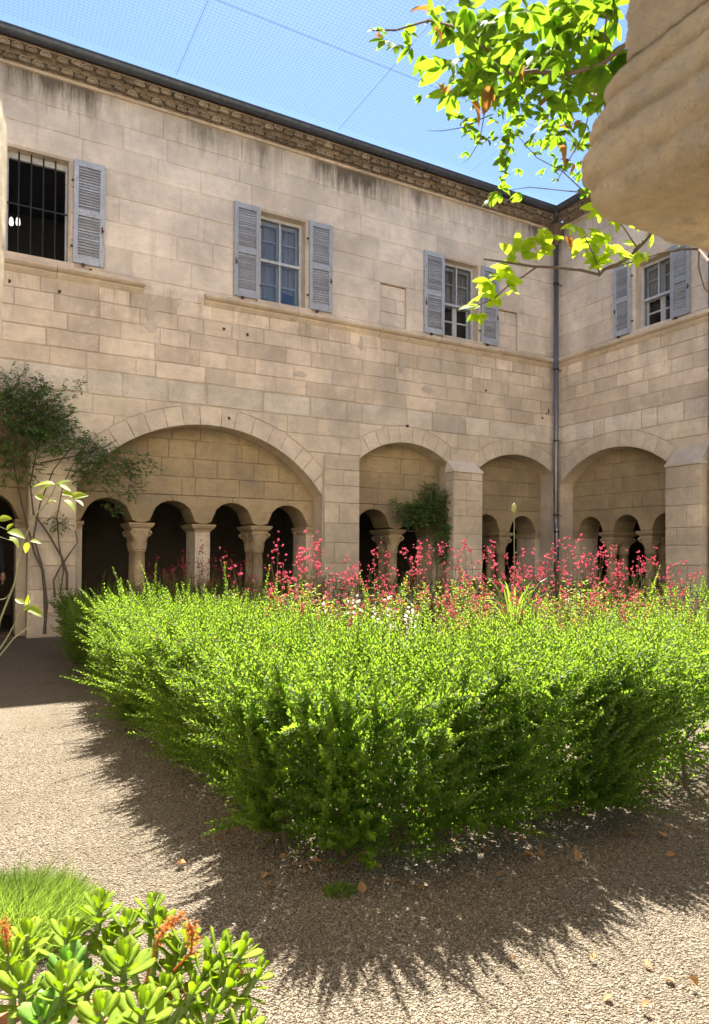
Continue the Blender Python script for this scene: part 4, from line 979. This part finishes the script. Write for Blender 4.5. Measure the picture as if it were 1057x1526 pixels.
# ------------------------------------------------------------------ climbing rose on the left pier, climber in the middle arch
def climber(name, label, stems, clusters, nl, base, lsz=.046):
    root = empty(name, base); tag(root, label, 'climber'); lc = (-base[0], -base[1], -base[2])
    for pts, r in stems: MB().tube(pts, [r*(1-.6*i/(len(pts)-1)) for i in range(len(pts))], 6).build('stem', M['bark'], root, lc)
    P, D, q0, q1 = [], [], [], []
    for (c, rad, k) in clusters:
        c = np.array(c)
        for i in range(int(k*1.9)):
            u = rng.normal(0, 1, 3); u = u/np.linalg.norm(u)*rng.random()**.45; e = c + u*np.array(rad)*1.15; s0 = c*.5+e*.5+rng.normal(0, .05, 3)
            q0.append(s0); q1.append(e); dv = unit(e-s0+rng.normal(0, .05, 3)); sd_ = unit(np.cross(dv, (0, 0, 1.)))
            for t, sg in ((1, 0), (.8, 1), (.8, -1), (.45, 1), (.45, -1)):
                P.append(s0+(e-s0)*.6+dv*.10*t); D.append(dv*(.6 if sg else 1)+sd_*sg*.9+rng.normal(0, .15, 3)+np.array([0, 0, -.2]))
    n = len(P); L = rng.uniform(.7, 1.25, n)*lsz
    v, f = leaves(np.array(P), np.array(D), rng.normal(0, .5, (n, 3))+np.array([0, -.3, 1]), L, L*.62, .12, .15)
    tag(link('leaves', np_mesh('leaves', v, f, M['rose']), root, lc), kind='stuff')
    v, f = rods(np.array(q0), np.array(q1), .003, .0015); tag(link('twigs', np_mesh('twigs', v, f, M['bark']), root, lc), kind='stuff')
    return root
def W(px, py, y): return tuple(on(px, py, 1, y))
rose_st = [([W(66, 945, -.25), W(70, 900, -.18), W(64, 850, -.12), W(52, 825, -.1), W(35, 760, -.14), W(20, 690, -.2), W(30, 620, -.25)], .022),
           ([W(68, 945, -.2), W(66, 880, -.14), W(62, 840, -.1), W(50, 800, -.1), W(60, 750, -.12), W(80, 700, -.2), W(120, 650, -.3)], .017),
           ([W(100, 880, -.2), W(100, 855, -.12), W(92, 830, -.1), W(72, 795, -.1), W(50, 765, -.12), W(45, 720, -.15), W(60, 650, -.2)], .020),
           ([W(82, 890, -.2), W(80, 865, -.12), W(90, 845, -.1), W(104, 825, -.1), W(116, 808, -.1), W(112, 790, -.1)], .015),
           ([W(90, 885, -.2), W(95, 850, -.11), W(88, 810, -.09), W(85, 770, -.1), W(95, 720, -.14), W(110, 690, -.2), W(150, 690, -.22), W(200, 700, -.2)], .012),
           ([W(60, 690, -.15), W(110, 680, -.2), W(160, 665, -.25), W(175, 655, -.25)], .012), ([W(40, 640, -.2), W(35, 600, -.25), W(55, 565, -.3)], .01)]
rose_cl = [(W(15, 640, -.35), (.42, .3, .42), 150), (W(55, 615, -.32), (.45, .3, .40), 170), (W(20, 580, -.32), (.35, .25, .28), 90), (W(85, 640, -.3), (.30, .25, .36), 110), (W(30, 690, -.3), (.35, .25, .3), 60),
           (W(135, 670, -.28), (.30, .22, .24), 75), (W(180, 690, -.25), (.34, .2, .22), 55), (W(140, 710, -.25), (.35, .2, .16), 38), (W(190, 725, -.2), (.3, .16, .2), 22), (W(215, 690, -.22), (.2, .14, .12), 14),
           (W(62, 575, -.35), (.10, .1, .16), 12), (W(165, 760, -.12), (.16, .1, .12), 10), (W(85, 780, -.14), (.15, .1, .14), 12), (W(110, 575, -.3), (.14, .1, .12), 8)]
climber('climbing_rose', 'dark green climbing rose with bare twisted stems on the stone pier', rose_st, rose_cl, 0, W(66, 948, -.25))
cb_st = [([W(650, 880, -.1), W(652, 840, -.05), W(648, 800, .0), W(640, 770, .02), W(625, 750, .05)], .016), ([W(655, 880, -.1), W(665, 830, -.05), W(668, 780, -.05), W(655, 745, .0)], .012), ([W(640, 790, 0), W(605, 772, .05), W(580, 758, .1)], .008), ([W(645, 790, .1), W(600, 792, .12), W(575, 792, .15)], .008)]
cb_cl = [(W(630, 762, .02), (.40, .22, .26), 150), (W(650, 748, .0), (.30, .2, .24), 100), (W(660, 785, -.03), (.26, .2, .3), 90), (W(605, 765, .06), (.22, .16, .2), 40), (W(662, 820, -.04), (.2, .16, .25), 40), (W(640, 728, .02), (.2, .14, .14), 22), (W(590, 752, .1), (.14, .1, .1), 8), (W(680, 770, -.1), (.14, .1, .14), 10)]
climber('climbing_plant', 'dense dark climbing plant filling the second arch beside the flat buttress', cb_st, cb_cl, 0, W(652, 885, -.1), .05)

# pale round lantern in the middle arch
lp = on(605, 776, 1, .75)
ln = MB().lathe([(.02, .13), (.05, .12), (.11, .07), (.135, 0), (.11, -.07), (.05, -.12), (.02, -.13)], 18).build('lantern', plain('milky_glass', (.42, .50, .44), .25), None, tuple(lp), smooth=True); tag(ln, 'pale round glass lantern hanging in the arch behind the climbing plant', 'lantern')
MB().lathe([(.02, .12), (.05, .13), (.045, .17), (.012, .19)], 12).build('lantern_cap', M['iron'], ln); MB().tube([(0, 0, .18), (0, 0, 3.52-lp[2])], .006, 6).build('chain', M['iron'], ln)

# ------------------------------------------------------------------ vine hanging in front of the near capital
def leaf_mesh(name, mat, L=1., w=.5, curl=.18, fold=.16, tipw=1., n=6, thick=0):
    v, f = [], []
    for i in range(n+1):
        t = i/n; wd = w*.5*(math.sin(math.pi*t**.8)**.8)*(1-.15*t) + (.001 if 0 < i < n else 0); z = -curl*L*t*t
        v += [(-wd, L*t, z+fold*wd*1.2), (0, L*t, z), (wd, L*t, z+fold*wd*1.2)]
    for i in range(n): f += [(3*i, 3*i+1, 3*i+4, 3*i+3), (3*i+1, 3*i+2, 3*i+5, 3*i+4)]
    return MB().add(v, f).mesh(name, mat, True)
VL = [leaf_mesh('leaf', M['vine'], 1, .52, c, fo) for c, fo in ((.12, .25), (.3, .1), (-.05, .35))]; VLIT = [leaf_mesh('leaf', M['vinelit'], 1, .52, c, fo) for c, fo in ((.12, .2), (.25, .1))]; VB = leaf_mesh('leaf', M['vinebrown'], 1, .6, .5, .6)
vine = empty('vine', tuple(at(1010, 250, 1.25))); vloc = Vector(vine.location); tag(vine, 'leafy backlit vine hanging beside the near stone capital', 'vine')
vr = random.Random(3); nleaf = 0; cur_vine = vine; rest = MB()
def orient(o, p, d, nrm, L):
    d = Vector(d).normalized(); x = d.cross(Vector(nrm)).normalized(); z = x.cross(d)
    mt = Matrix((x, d, z)).transposed().to_4x4(); mt.translation = Vector(p)-vloc; o.matrix_local = mt @ Matrix.Scale(L, 4)
def cluster(px, py, t, L, k=None, brown=0., droop=.6):
    """one palmate leaf of three to five leaflets"""
    global nleaf
    p = Vector(at(px, py, t)); k = k or vr.choice((3, 4, 5, 5)); ax = Vector((vr.gauss(0, .5), vr.gauss(-.2, .5), vr.gauss(.9, .4))).normalized()
    e1 = ax.orthogonal().normalized(); e1 = Matrix.Rotation(vr.uniform(0, 6.28), 3, ax) @ e1; sp = vr.uniform(.55, .85)
    for i in range(k):
        d = Matrix.Rotation((i-(k-1)/2)*sp, 3, ax) @ e1; d = d + Vector((0, 0, -droop*vr.uniform(.5, 1.2)))
        n_ = ax + Vector((vr.gauss(0, .25), vr.gauss(0, .25), 0)); l_ = L*vr.uniform(.75, 1.1)*(1 if abs(i-(k-1)/2) < 1.2 else .8)
        me_ = VB if vr.random() < brown else vr.choice(VL if cur_vine is vine else VLIT); nleaf += 1
        if cur_vine is vine and nleaf > 295:                       # the rest of the leaves: one part
            x_ = d.normalized().cross(n_).normalized(); z_ = x_.cross(d.normalized()); mt = Matrix((x_, d.normalized(), z_)).transposed().to_4x4(); mt.translation = p-vloc; mt = mt @ Matrix.Scale(l_, 4)
            rest.add([mt @ v_.co for v_ in me_.vertices], [tuple(f_.vertices) for f_ in me_.polygons]); continue
        o_ = link('leaf', me_, cur_vine); orient(o_, p+d.normalized()*.004, d, n_, l_)
    return p
tops = []
for (px, py, t, L) in ((560, 42, 1.5, .042), (578, 60, 1.5, .042), (600, 45, 1.5, .036), (615, 68, 1.52, .046), (640, 20, 1.4, .05), (668, 15, 1.35, .055), (690, 45, 1.35, .06), (700, 10, 1.3, .055), (720, 30, 1.25, .06), (735, 75, 1.3, .058), (755, 20, 1.2, .06), (770, 60, 1.25, .06), (790, 15, 1.2, .06), (800, 50, 1.2, .062), (820, 20, 1.2, .06), (838, 45, 1.15, .055), (850, 10, 1.15, .058), (868, 40, 1.15, .055), (885, 15, 1.1, .055), (895, 60, 1.1, .052), (690, 85, 1.35, .058), (700, 120, 1.35, .055), (680, 105, 1.38, .05), (672, 140, 1.4, .045), (715, 105, 1.32, .055), (735, 120, 1.32, .05), (760, 95, 1.3, .052), (785, 90, 1.25, .055), (810, 85, 1.25, .055), (840, 85, 1.2, .05), (865, 80, 1.2, .05), (890, 100, 1.15, .048), (875, 120, 1.2, .045), (850, 125, 1.25, .042), (830, 110, 1.25, .045), (780, 125, 1.4, .036), (800, 140, 1.4, .036), (825, 145, 1.4, .036), (760, 150, 1.45, .032), (745, 160, 1.45, .030), (780, 165, 1.45, .030), (810, 170, 1.42, .032), (840, 160, 1.4, .034), (862, 155, 1.38, .036), (880, 150, 1.3, .036), (870, 180, 1.35, .034), (850, 195, 1.4, .032), (830, 200, 1.42, .045), (800, 195, 1.45, .028), (765, 200, 1.5, .028), (745, 205, 1.5, .028), (725, 205, 1.5, .028), (700, 195, 1.5, .028), (690, 180, 1.5, .028), (760, 215, 1.5, .026), (755, 235, 1.5, .03), (820, 255, 1.5, .026), (795, 225, 1.5, .024), (852, 240, 1.45, .03), (866, 215, 1.4, .03), (868, 255, 1.45, .026), (875, 275, 1.4, .026), (655, 125, 1.5, .024), (745, 288, 1.45, .03), (905, 95, 1.05, .05), (912, 140, 1.05, .04)):
    tops.append((px, py, t, L)); cluster(px, py, t, L*min(1., t/1.4), brown=.03)
for (px, py, t, L) in ((700, 150, 1.34, .05), (728, 122, 1.3, .045), (830, 215, 1.4, .045), (645, 42, 1.42, .035), (840, 352, 1.3, .028)): cluster(px, py, t, L, 1 if py < 300 else 2, 1., 1.2)
for (px, py, t, L) in tops:
    for q in range(4 if py < 110 and px > 650 else 4 if px > 680 else 1): cluster(px+vr.gauss(0, 22), py+vr.gauss(0, 18), t+vr.uniform(.05, .4), L*.95, brown=.03)
tag(rest.build('leaf_mass', M['vine'], vine, smooth=True), kind='stuff')
cur_vine = link('vine_branch', None, None, tuple(vloc)); tag(cur_vine, 'thin trailing vine branch with bright leaves crossing the corner downpipe', 'vine'); nleaf = 0
for (x3, y3) in ((420, 245), (470, 270), (520, 235), (400, 300), (380, 350), (350, 390), (310, 400), (270, 475), (360, 430), (330, 470), (600, 200), (620, 240), (690, 135), (730, 160), (690, 230), (660, 340), (740, 290), (800, 200), (850, 165), (870, 230), (930, 205), (960, 235), (830, 290), (680, 300)):
    if nleaf > 270: break
    if x3 < 560 or vr.random() < .5: cluster(600+.4324*x3+vr.gauss(0, 9), 250+.4324*y3+vr.gauss(0, 9), 1.34, .034, 4, droop=.25)
    cluster(600+.4324*x3, 250+.4324*y3, 1.32, .040 if x3 < 560 else .036, vr.choice((4, 5)), droop=.3)
def vstem(pts, r, t=1.32, n='stem'):
    P = [Vector(at(*p[:2], p[2] if len(p) > 2 else t))-vloc for p in pts]; MB().tube(P, [r*(1-.55*i/(len(P)-1)) for i in range(len(P))], 6).build(n, M['bark'], cur_vine)
vstem([(1075, 330, 1.1), (1030, 300, 1.2), (985, 330), (958, 362), (944, 376), (930, 389), (900, 402), (894, 410), (868, 403), (830, 399), (794, 397), (750, 390), (721, 386)], .0045)
vstem([(1057, 390, 1.2), (1042, 371), (1016, 372), (975, 380), (940, 391), (905, 402)], .0025); vstem([(1042, 371), (1041, 398), (1050, 430), (1060, 440)], .0018)
vstem([(800, 398), (780, 412), (755, 428), (735, 446), (712, 455)], .0018); vstem([(894, 408), (885, 380), (870, 350), (850, 335)], .0016); vstem([(950, 370), (930, 340), (905, 310)], .0016)
cur_vine = vine
vstem([(940, 60, 1.05), (900, 95, 1.1), (850, 110, 1.2), (800, 105, 1.25), (760, 110, 1.3), (720, 70, 1.33), (680, 40, 1.38), (640, 30, 1.45), (590, 45, 1.5), (555, 45, 1.5)], .004)
vstem([(930, 150, 1.1), (880, 140, 1.3), (840, 115, 1.35), (790, 108, 1.4), (750, 135, 1.45), (740, 150, 1.45)], .0025); vstem([(905, 20, 1.1), (895, 100, 1.12), (888, 130, 1.15), (870, 200, 1.35), (830, 270, 1.45)], .002)
vstem([(735, 170, 1.45), (715, 178, 1.45), (690, 190, 1.45), (660, 195, 1.45), (637, 195, 1.45)], .0012); vstem([(722, 170, 1.45), (715, 210, 1.45), (700, 235, 1.45), (690, 243, 1.45)], .0012); vstem([(880, 288, 1.35), (840, 284, 1.4), (790, 279, 1.45), (755, 284, 1.48)], .0013); vstem([(870, 285, 1.4), (838, 255, 1.42), (800, 235, 1.44), (770, 200, 1.45)], .0013)
vstem([(905, 130, 1.2), (900, 190, 1.25), (920, 300, 1.25), (1000, 325, 1.2)], .003)

# ------------------------------------------------------------------ young branch with pale leaves by the path on the left
FL = [leaf_mesh('leaf', M['fig'], 1, .62, c, .3) for c in (.1, .35)]
fb = Vector(at(-20, 1010, 3.3)); fb.z = 0
fig = empty('young_shrub', tuple(fb)); tag(fig, 'young shrub with pale stems and bright yellow-green leaves before the doorway', 'shrub')
def fstem(pts, r, t=3.2):
    P = [Vector(at(px, py, t))-fb for px, py in pts]; MB().tube(P, [.6*r*(1-.55*i/(len(P)-1)) for i in range(len(P))], 6).build('stem', M['paleb'], fig); return P
P0 = fstem([(-25, 1130), (-18, 1030), (0, 925), (22, 870), (34, 810), (45, 785), (55, 765), (68, 752), (78, 735), (84, 722)], .009); P0b = MB().tube([(0, 0, -.02), P0[0]], .011, 6).build('stem', M['paleb'], fig)
fstem([(-12, 985), (10, 952), (30, 915), (36, 903), (45, 905)], .006); fstem([(-10, 990), (20, 952), (42, 935), (48, 920), (42, 900), (46, 885), (43, 878)], .005); fstem([(-5, 895), (8, 892), (20, 880)], .004)
fstem([(-10, 800), (0, 800), (12, 804)], .003); fstem([(-8, 786), (0, 785), (12, 790)], .003); fstem([(68, 752), (85, 742), (105, 745)], .003)
for (px, py, ang, L) in ((82, 722, 170, 30), (80, 722, 195, 26), (84, 722, -20, 24), (84, 722, 20, 22), (66, 745, 150, 18), (70, 748, 20, 14), (92, 735, -10, 20), (95, 745, -25, 24), (106, 742, 20, 24), (112, 745, -30, 18), (-2, 774, 5, 20), (10, 790, 40, 16), (12, 792, -5, 28), (14, 800, -30, 22), (12, 804, -10, 18), (45, 806, 0, 16), (42, 808, 260, 16), (36, 900, 150, 18), (38, 902, 60, 16), (40, 906, -10, 24), (44, 910, -25, 20), (46, 905, 200, 14)):
    p = Vector(at(px, py, 3.2))-fb; a = R(ang); d = Vector(rt)*math.cos(a)+Vector(up)*math.sin(a)+Vector(fw)*random.uniform(-.5, .2); o_ = link('leaf', random.choice(FL), fig)
    n_ = Vector((random.gauss(0, .3), random.gauss(-.7, .3), .8)); d = d.normalized(); x_ = d.cross(n_).normalized(); z_ = x_.cross(d); mt = Matrix((x_, d, z_)).transposed().to_4x4(); mt.translation = p; o_.matrix_local = mt @ Matrix.Scale(1.0*L*3.2/FPX, 4)

# ------------------------------------------------------------------ grass tuft, weed
def tuft(name, label, c, n, rad, Lr, sp, wd=.0035, cat='grass'):
    a = rng.uniform(0, 6.28, n); r = rad*np.sqrt(rng.random(n)); base = np.stack([c[0]+r*np.cos(a), c[1]+r*np.sin(a), np.full(n, .0)], 1)
    d = np.stack([np.cos(a)*r/rad*sp+rng.normal(0, .5, n), np.sin(a)*r/rad*sp+rng.normal(0, .5, n), np.ones(n)], 1); d = unit(d); L = rng.uniform(Lr[0], Lr[1], n)*(1-.35*(r/rad)); L *= 1+.7*(rng.random(n) < .04)
    mid = base + d*(L*.55)[:, None]; tip = mid + unit(d+np.stack([np.cos(a)*.45, np.sin(a)*.45, -.25*np.ones(n)], 1)*rng.random((n, 1)))*(L*.45)[:, None]
    s_ = unit(np.cross(d, rng.normal(0, 1, (n, 3))))*wd/2
    V = np.stack([base-s_, base+s_, mid+s_*.9, mid-s_*.9, tip], 1).reshape(-1, 3); F = (np.array([(0, 1, 2), (0, 2, 3), (3, 2, 4)])[None]+5*np.arange(n)[:, None, None]).reshape(-1, 3)
    o_ = link(name, np_mesh(name, V-np.array([c[0], c[1], 0]), F, M['grass']), None, (c[0], c[1], 0)); tag(o_, label, cat); return o_
tuft('grass_tuft', 'thick tuft of green grass behind the succulents', (-10.78, -8.38), 9000, .30, (.05, .16), .9, .0030)
wd_ = on(505, 1330, 2, 0); tuft('weed', 'tiny low green weed in the gravel before the hedge', wd_, 160, .05, (.02, .05), 1.2, .006, 'weed')

# ------------------------------------------------------------------ succulents in terracotta pots
def sl_mesh(name, mat):
    n, v = 7, []
    for i in range(n+1):
        t = i/n; wd = (.055+.20*math.sin(math.pi*min(1, (.08+.86*t)**1.9))**.8) if i < n else .05; th = .04*(1-.6*t)*(1 if i < n else .1); z = .16*t*t
        v += [(-wd, t, z+.05*wd*2), (0, t, z-.01+th*.3), (wd, t, z+.05*wd*2), (0, t, z-th)]
    f = [(4*i+j, 4*(i+1)+j, 4*(i+1)+(j+1) % 4, 4*i+(j+1) % 4) for i in range(n) for j in range(4)] + [(4*n+3, 4*n+2, 4*n+1, 4*n), (0, 1, 2, 3)]
    return MB().add(v, f).mesh(name, mat, True)
SM = sl_mesh('leaf', M['succ']); SB = sl_mesh('leaf', M['succb'])
sr = random.Random(9); M['sstem'] = plain('succulent_stem', (.20, .27, .07), .8, wear=(.24, .2, .1), wscale=40, wamt=.4)
def succulent(base, ros, label):
    root = empty('succulent_plant', base); tag(root, label, 'succulent', None); B = Vector(base)
    for (px, py, t, sz, tilt, k, m_) in ros:
        p = Vector(at(px, py, t)); b0 = B + Vector((sr.uniform(-.06, .06), sr.uniform(-.06, .06), .0)); ax = Vector((tilt[0], tilt[1], 1)).normalized()
        q = p - ax*.05; st = MB().tube([b0-B, (b0*.45+q*.55)-Vector((0, 0, .03))-B, q-B, p-B-ax*.004], [.009, .008, .007, .006], 7).build('stem', M['sstem'], root)
        e1 = ax.orthogonal().normalized(); L = sz*1.02; k = int(k*1.3)
        for i in range(k):
            u = i/(k-1); a = i*2.39996; el = 1.35-1.25*u**.7+sr.uniform(-.1, .1); rad = Matrix.Rotation(a, 3, ax) @ e1; d = (rad*math.cos(el)+ax*math.sin(el)).normalized()
            pos = p - ax*(.05*u**1.3) + rad*.006; x_ = d.cross(ax).normalized(); z_ = x_.cross(d); l_ = L*(.45+.55*min(1, u*1.6))*sr.uniform(.88, 1.1)
            mt = Matrix((x_, d, z_)).transposed().to_4x4(); mt.translation = pos-B; o_ = link('leaf', m_, st); o_.matrix_local = mt @ Matrix.Scale(l_, 4)
    return root
def pot(x, y, r, h, label):
    o_ = MB().lathe([(.0, 0), (r*.72, 0), (r*.94, h*.82), (r*1.06, h*.82), (r*1.08, h), (r*.98, h), (r*.92, h*.9), (.0, h*.88)], 28).build('flower_pot', M['terra'], None, (x, y, 0), smooth=False); tag(o_, label, 'pot')
    MB().lathe([(.0, h*.86), (r*.9, h*.87), (r*.91, h*.905), (0, h*.92)], 20).build('soil', M['soil'], o_); return o_
PA, PB, PC = on(60, 1500, 2, .30), on(215, 1540, 2, .30), on(300, 1560, 2, .26)
PA = np.array((-10.715, -9.40, 0)); PB = np.array((-10.56, -9.60, 0)); PC = np.array((-10.86, -9.62, 0))
pot(PA[0], PA[1], .115, .26, 'terracotta pot holding yellow-green succulents next to the grass tuft'); pot(PB[0], PB[1], .125, .27, 'terracotta pot of sprawling succulents with orange dry flower stems')
t0 = 1.42
succulent((PA[0], PA[1], .23), [(40, 1392, 1.42, .052, (0, 0), 12, SM), (102, 1388, 1.44, .055, (.1, 0), 12, SM), (12, 1420, 1.36, .05, (-.2, 0), 11, SM), (30, 1462, 1.30, .055, (-.1, -.1), 12, SM), (100, 1440, 1.36, .06, (0, -.2), 12, SB), (95, 1466, 1.27, .058, (0, -.1), 12, SM), (60, 1515, 1.22, .055, (-.1, -.2), 12, SB), (150, 1345, 1.5, .055, (.1, .2), 13, SM)], 'bushy yellow-green succulent with spoon-shaped leaves beside the grass tuft')
succulent((PB[0], PB[1], .24), [(190, 1372, 1.46, .052, (.1, .1), 12, SM), (228, 1345, 1.48, .046, (.1, .2), 11, SM), (240, 1372, 1.44, .048, (.2, 0), 11, SM), (185, 1432, 1.32, .062, (0, -.1), 13, SM), (280, 1395, 1.42, .05, (.3, .1), 11, SM), (335, 1410, 1.40, .055, (.6, -.1), 11, SM), (365, 1412, 1.38, .05, (.9, 0), 9, SM), (310, 1440, 1.36, .05, (.5, -.2), 11, SM), (345, 1462, 1.32, .05, (.6, -.3), 11, SM), (215, 1500, 1.20, .056, (.1, -.2), 12, SM), (150, 1510, 1.19, .055, (0, -.2), 12, SM), (290, 1470, 1.3, .046, (.4, -.1), 10, SM), (255, 1440, 1.38, .046, (.2, .1), 10, SM), (372, 1520, 1.25, .045, (.5, -.2), 9, SM), (320, 1500, 1.27, .045, (.3, -.2), 10, SM), (265, 1415, 1.42, .042, (.1, .1), 10, SM), (160, 1400, 1.44, .046, (0, 0), 11, SM), (245, 1470, 1.28, .044, (.2, -.2), 10, SM), (130, 1470, 1.3, .046, (0, -.1), 11, SM), (390, 1445, 1.36, .04, (.8, -.1), 9, SM)], 'sprawling yellow-green succulent leaning over the gravel with orange dry flowers')
dfo = empty('dry_flower_stem', (PB[0], PB[1], .24)); tag(dfo, 'branching orange dried flower stems among the sprawling succulent', 'dried flowers'); Bd = Vector((PB[0], PB[1], .24))
P, D = [], []
for pts in ([(215, 1470), (235, 1400), (250, 1380), (275, 1360)], [(225, 1480), (285, 1420), (288, 1390), (282, 1378)], [(230, 1500), (250, 1480), (275, 1478), (300, 1470)], [(300, 1460), (340, 1448), (362, 1452)], [(20, 1480), (10, 1400), (5, 1372)]):
    Q = [Vector(at(a, b, 1.36)) for a, b in pts]; MB().tube([q-Bd for q in Q], .0022, 5).build('stem', M['orange'], dfo)
    for q0, q1 in zip(Q[1:-1], Q[2:]):
        for k in range(70): P.append(np.array(q0.lerp(q1, random.random()))+rng.normal(0, .006, 3)); D.append(rng.normal(0, 1, 3))
n = len(P); v, f = leaves(np.array(P), np.array(D), rng.normal(0, 1, (n, 3)), rng.uniform(.006, .011, n), rng.uniform(.004, .007, n)); tag(link('florets', np_mesh('florets', v-np.array(Bd), f, M['orange']), dfo), kind='stuff')

# ------------------------------------------------------------------ fallen leaves
DL = [leaf_mesh('fallen_leaf', M['dead'], 1, w_, c, fo, n=4) for w_, c, fo in ((.7, -.3, .5), (.5, .4, .3), (.85, -.2, .7))]
lr = random.Random(21); sp = []
for i in range(46):
    s_ = np.array([l1-.6+lr.random()*5.2]); p, nn = loop_pt(s_, np.array([lr.gauss(-.02, .16)])); sp.append((p[0][0], p[0][1]))
lab_near = 'curled brown fallen leaf lying under the front edge of the hedge'
for (x, y) in sp:
    o_ = link('fallen_leaf', lr.choice(DL), None, (x, y, .016), (lr.gauss(0, .35), lr.gauss(0, .35), lr.uniform(0, 6.28))); s_ = lr.uniform(.03, .055); o_.scale = (s_, s_, s_); tag(o_, lab_near, 'leaf', 'fallen leaves under the hedge')
for (px, py) in ((912, 1482), (1040, 1470), (1005, 1462), (955, 1500), (690, 1262), (505, 1300), (882, 1430), (960, 1432), (770, 1428)):
    p = on(px, py, 2, .016); o_ = link('fallen_leaf', lr.choice(DL), None, tuple(p), (lr.gauss(0, .3), lr.gauss(0, .3), lr.uniform(0, 6.28))); s_ = lr.uniform(.018, .04); o_.scale = (s_, s_, s_); tag(o_, 'dry fallen leaf lying on the open sunlit gravel', 'leaf', 'fallen leaves on the gravel')

nl_ = 1500; s_ = rng.uniform(l1-2.5, S_END, nl_); p, nn = loop_pt(s_, rng.normal(.08, .17, nl_)); L_ = rng.uniform(.012, .035, nl_)
v, f = leaves(np.concatenate([p, rng.uniform(.008, .022, nl_)[:, None]], 1), rng.normal(0, 1, (nl_, 3))*np.array([1, 1, .25]), rng.normal(0, .4, (nl_, 3))+np.array([0, 0, 1]), L_, L_*.55, .3)
M['litter'] = leafm('litter', (.10, .06, .03), (.30, .19, .10), (.3, .15, .06), .2, .85, .1); o_ = link('leaf_litter', np_mesh('leaf_litter', v, f, M['litter'])); tag(o_, 'brown leaf litter gathered along the foot of the hedge', 'leaf litter', kind='stuff')

# ------------------------------------------------------------------ person in the doorway
def person(x, y, rz):
    me = bpy.data.meshes.new('person'); J = [(0, 0, .96), (0, 0, 1.15), (0, .0, 1.36), (0, .01, 1.46), (.09, 0, .92), (.10, -.01, .50), (.10, .02, .09), (.11, -.13, .03), (-.09, 0, .92), (-.10, -.03, .50), (-.10, .02, .09), (-.11, -.13, .03), (.17, 0, 1.40), (.22, .01, 1.13), (.235, -.06, .88), (-.17, 0, 1.40), (-.22, .01, 1.13), (-.235, -.06, .88)]
    E = [(0,1),(1,2),(2,3),(0,4),(4,5),(5,6),(6,7),(0,8),(8,9),(9,10),(10,11),(2,12),(12,13),(13,14),(2,15),(15,16),(16,17)]
    rad = [.15, .135, .15, .062, .10, .066, .045, .036, .10, .066, .045, .036, .068, .046, .031, .068, .046, .031]
    me.from_pydata(J, E, []); o_ = link('person', me, None, (x, y, .012), (0, 0, rz)); sk = o_.modifiers.new('skin', 'SKIN')
    for i, sv_ in enumerate(me.skin_vertices[0].data): sv_.radius = (rad[i], rad[i]*(.72 if i < 3 else 1)); sv_.use_root = (i == 0)
    su = o_.modifiers.new('sub', 'SUBSURF'); su.levels = 2; su.render_levels = 2; me.materials.append(M['cloth'])
    hd = MB().lathe([(.0, -.125), (.045, -.115), (.062, -.07), (.078, -.01), (.083, .05), (.07, .1), (.04, .125), (0, .132)], 20).build('head', M['skin'], o_, (0, -.015, 1.62), smooth=True); hd.scale = (.92, 1.12, 1)
    fc = MB(); fc.tube([(0, -.078, .015), (0, -.105, -.025), (0, -.085, -.035)], [.008, .016, .008], 6); fc.tube([(-.025, -.072, -.062), (.025, -.072, -.062)], .007, 6)
    for s_ in (-1, 1): fc.tube([(s_*.08, .0, .02), (s_*.09, .005, -.01), (s_*.08, .0, -.035)], [.01, .014, .008], 6)
    fc.build('face', M['skin'], hd, smooth=True)
    for s_ in (-1, 1): MB().lathe([(0, -.009), (.009, 0), (0, .009)], 8, (s_*.03, -.076, .01)).build('eye', M['iron'], hd)
    MB().lathe([(.086, -.0), (.09, .05), (.076, .105), (.045, .135), (0, .142)], 20, (0, .012, 0)).build('hair', M['hair'], hd, smooth=True)
    for s_ in (-1, 1):
        w_ = Vector((s_*.235, -.06, .88)); h_ = MB()
        h_.tube([(s_*.226, -.02, 1.0), w_, w_+Vector((0, -.01, -.05)), w_+Vector((0, -.015, -.09))], [.031, .027, .036, .034], 8)
        for k in range(4): b_ = w_+Vector((0, -.04+.018*k, -.085)); h_.tube([b_, b_+Vector((-s_*.004, -.008, -.04)), b_+Vector((-s_*.018, -.012, -.07+.006*abs(k-1.5)))], [.0095, .009, .007], 6)
        h_.tube([w_+Vector((0, -.035, -.03)), w_+Vector((-s_*.01, -.06, -.06)), w_+Vector((-s_*.015, -.065, -.09))], [.011, .010, .008], 6); h_.build('hand', M['skin'], o_, smooth=True)
    tag(o_, 'person in dark clothes standing in the doorway with arms hanging', 'person'); return o_
person(-10.665, .62, 0)
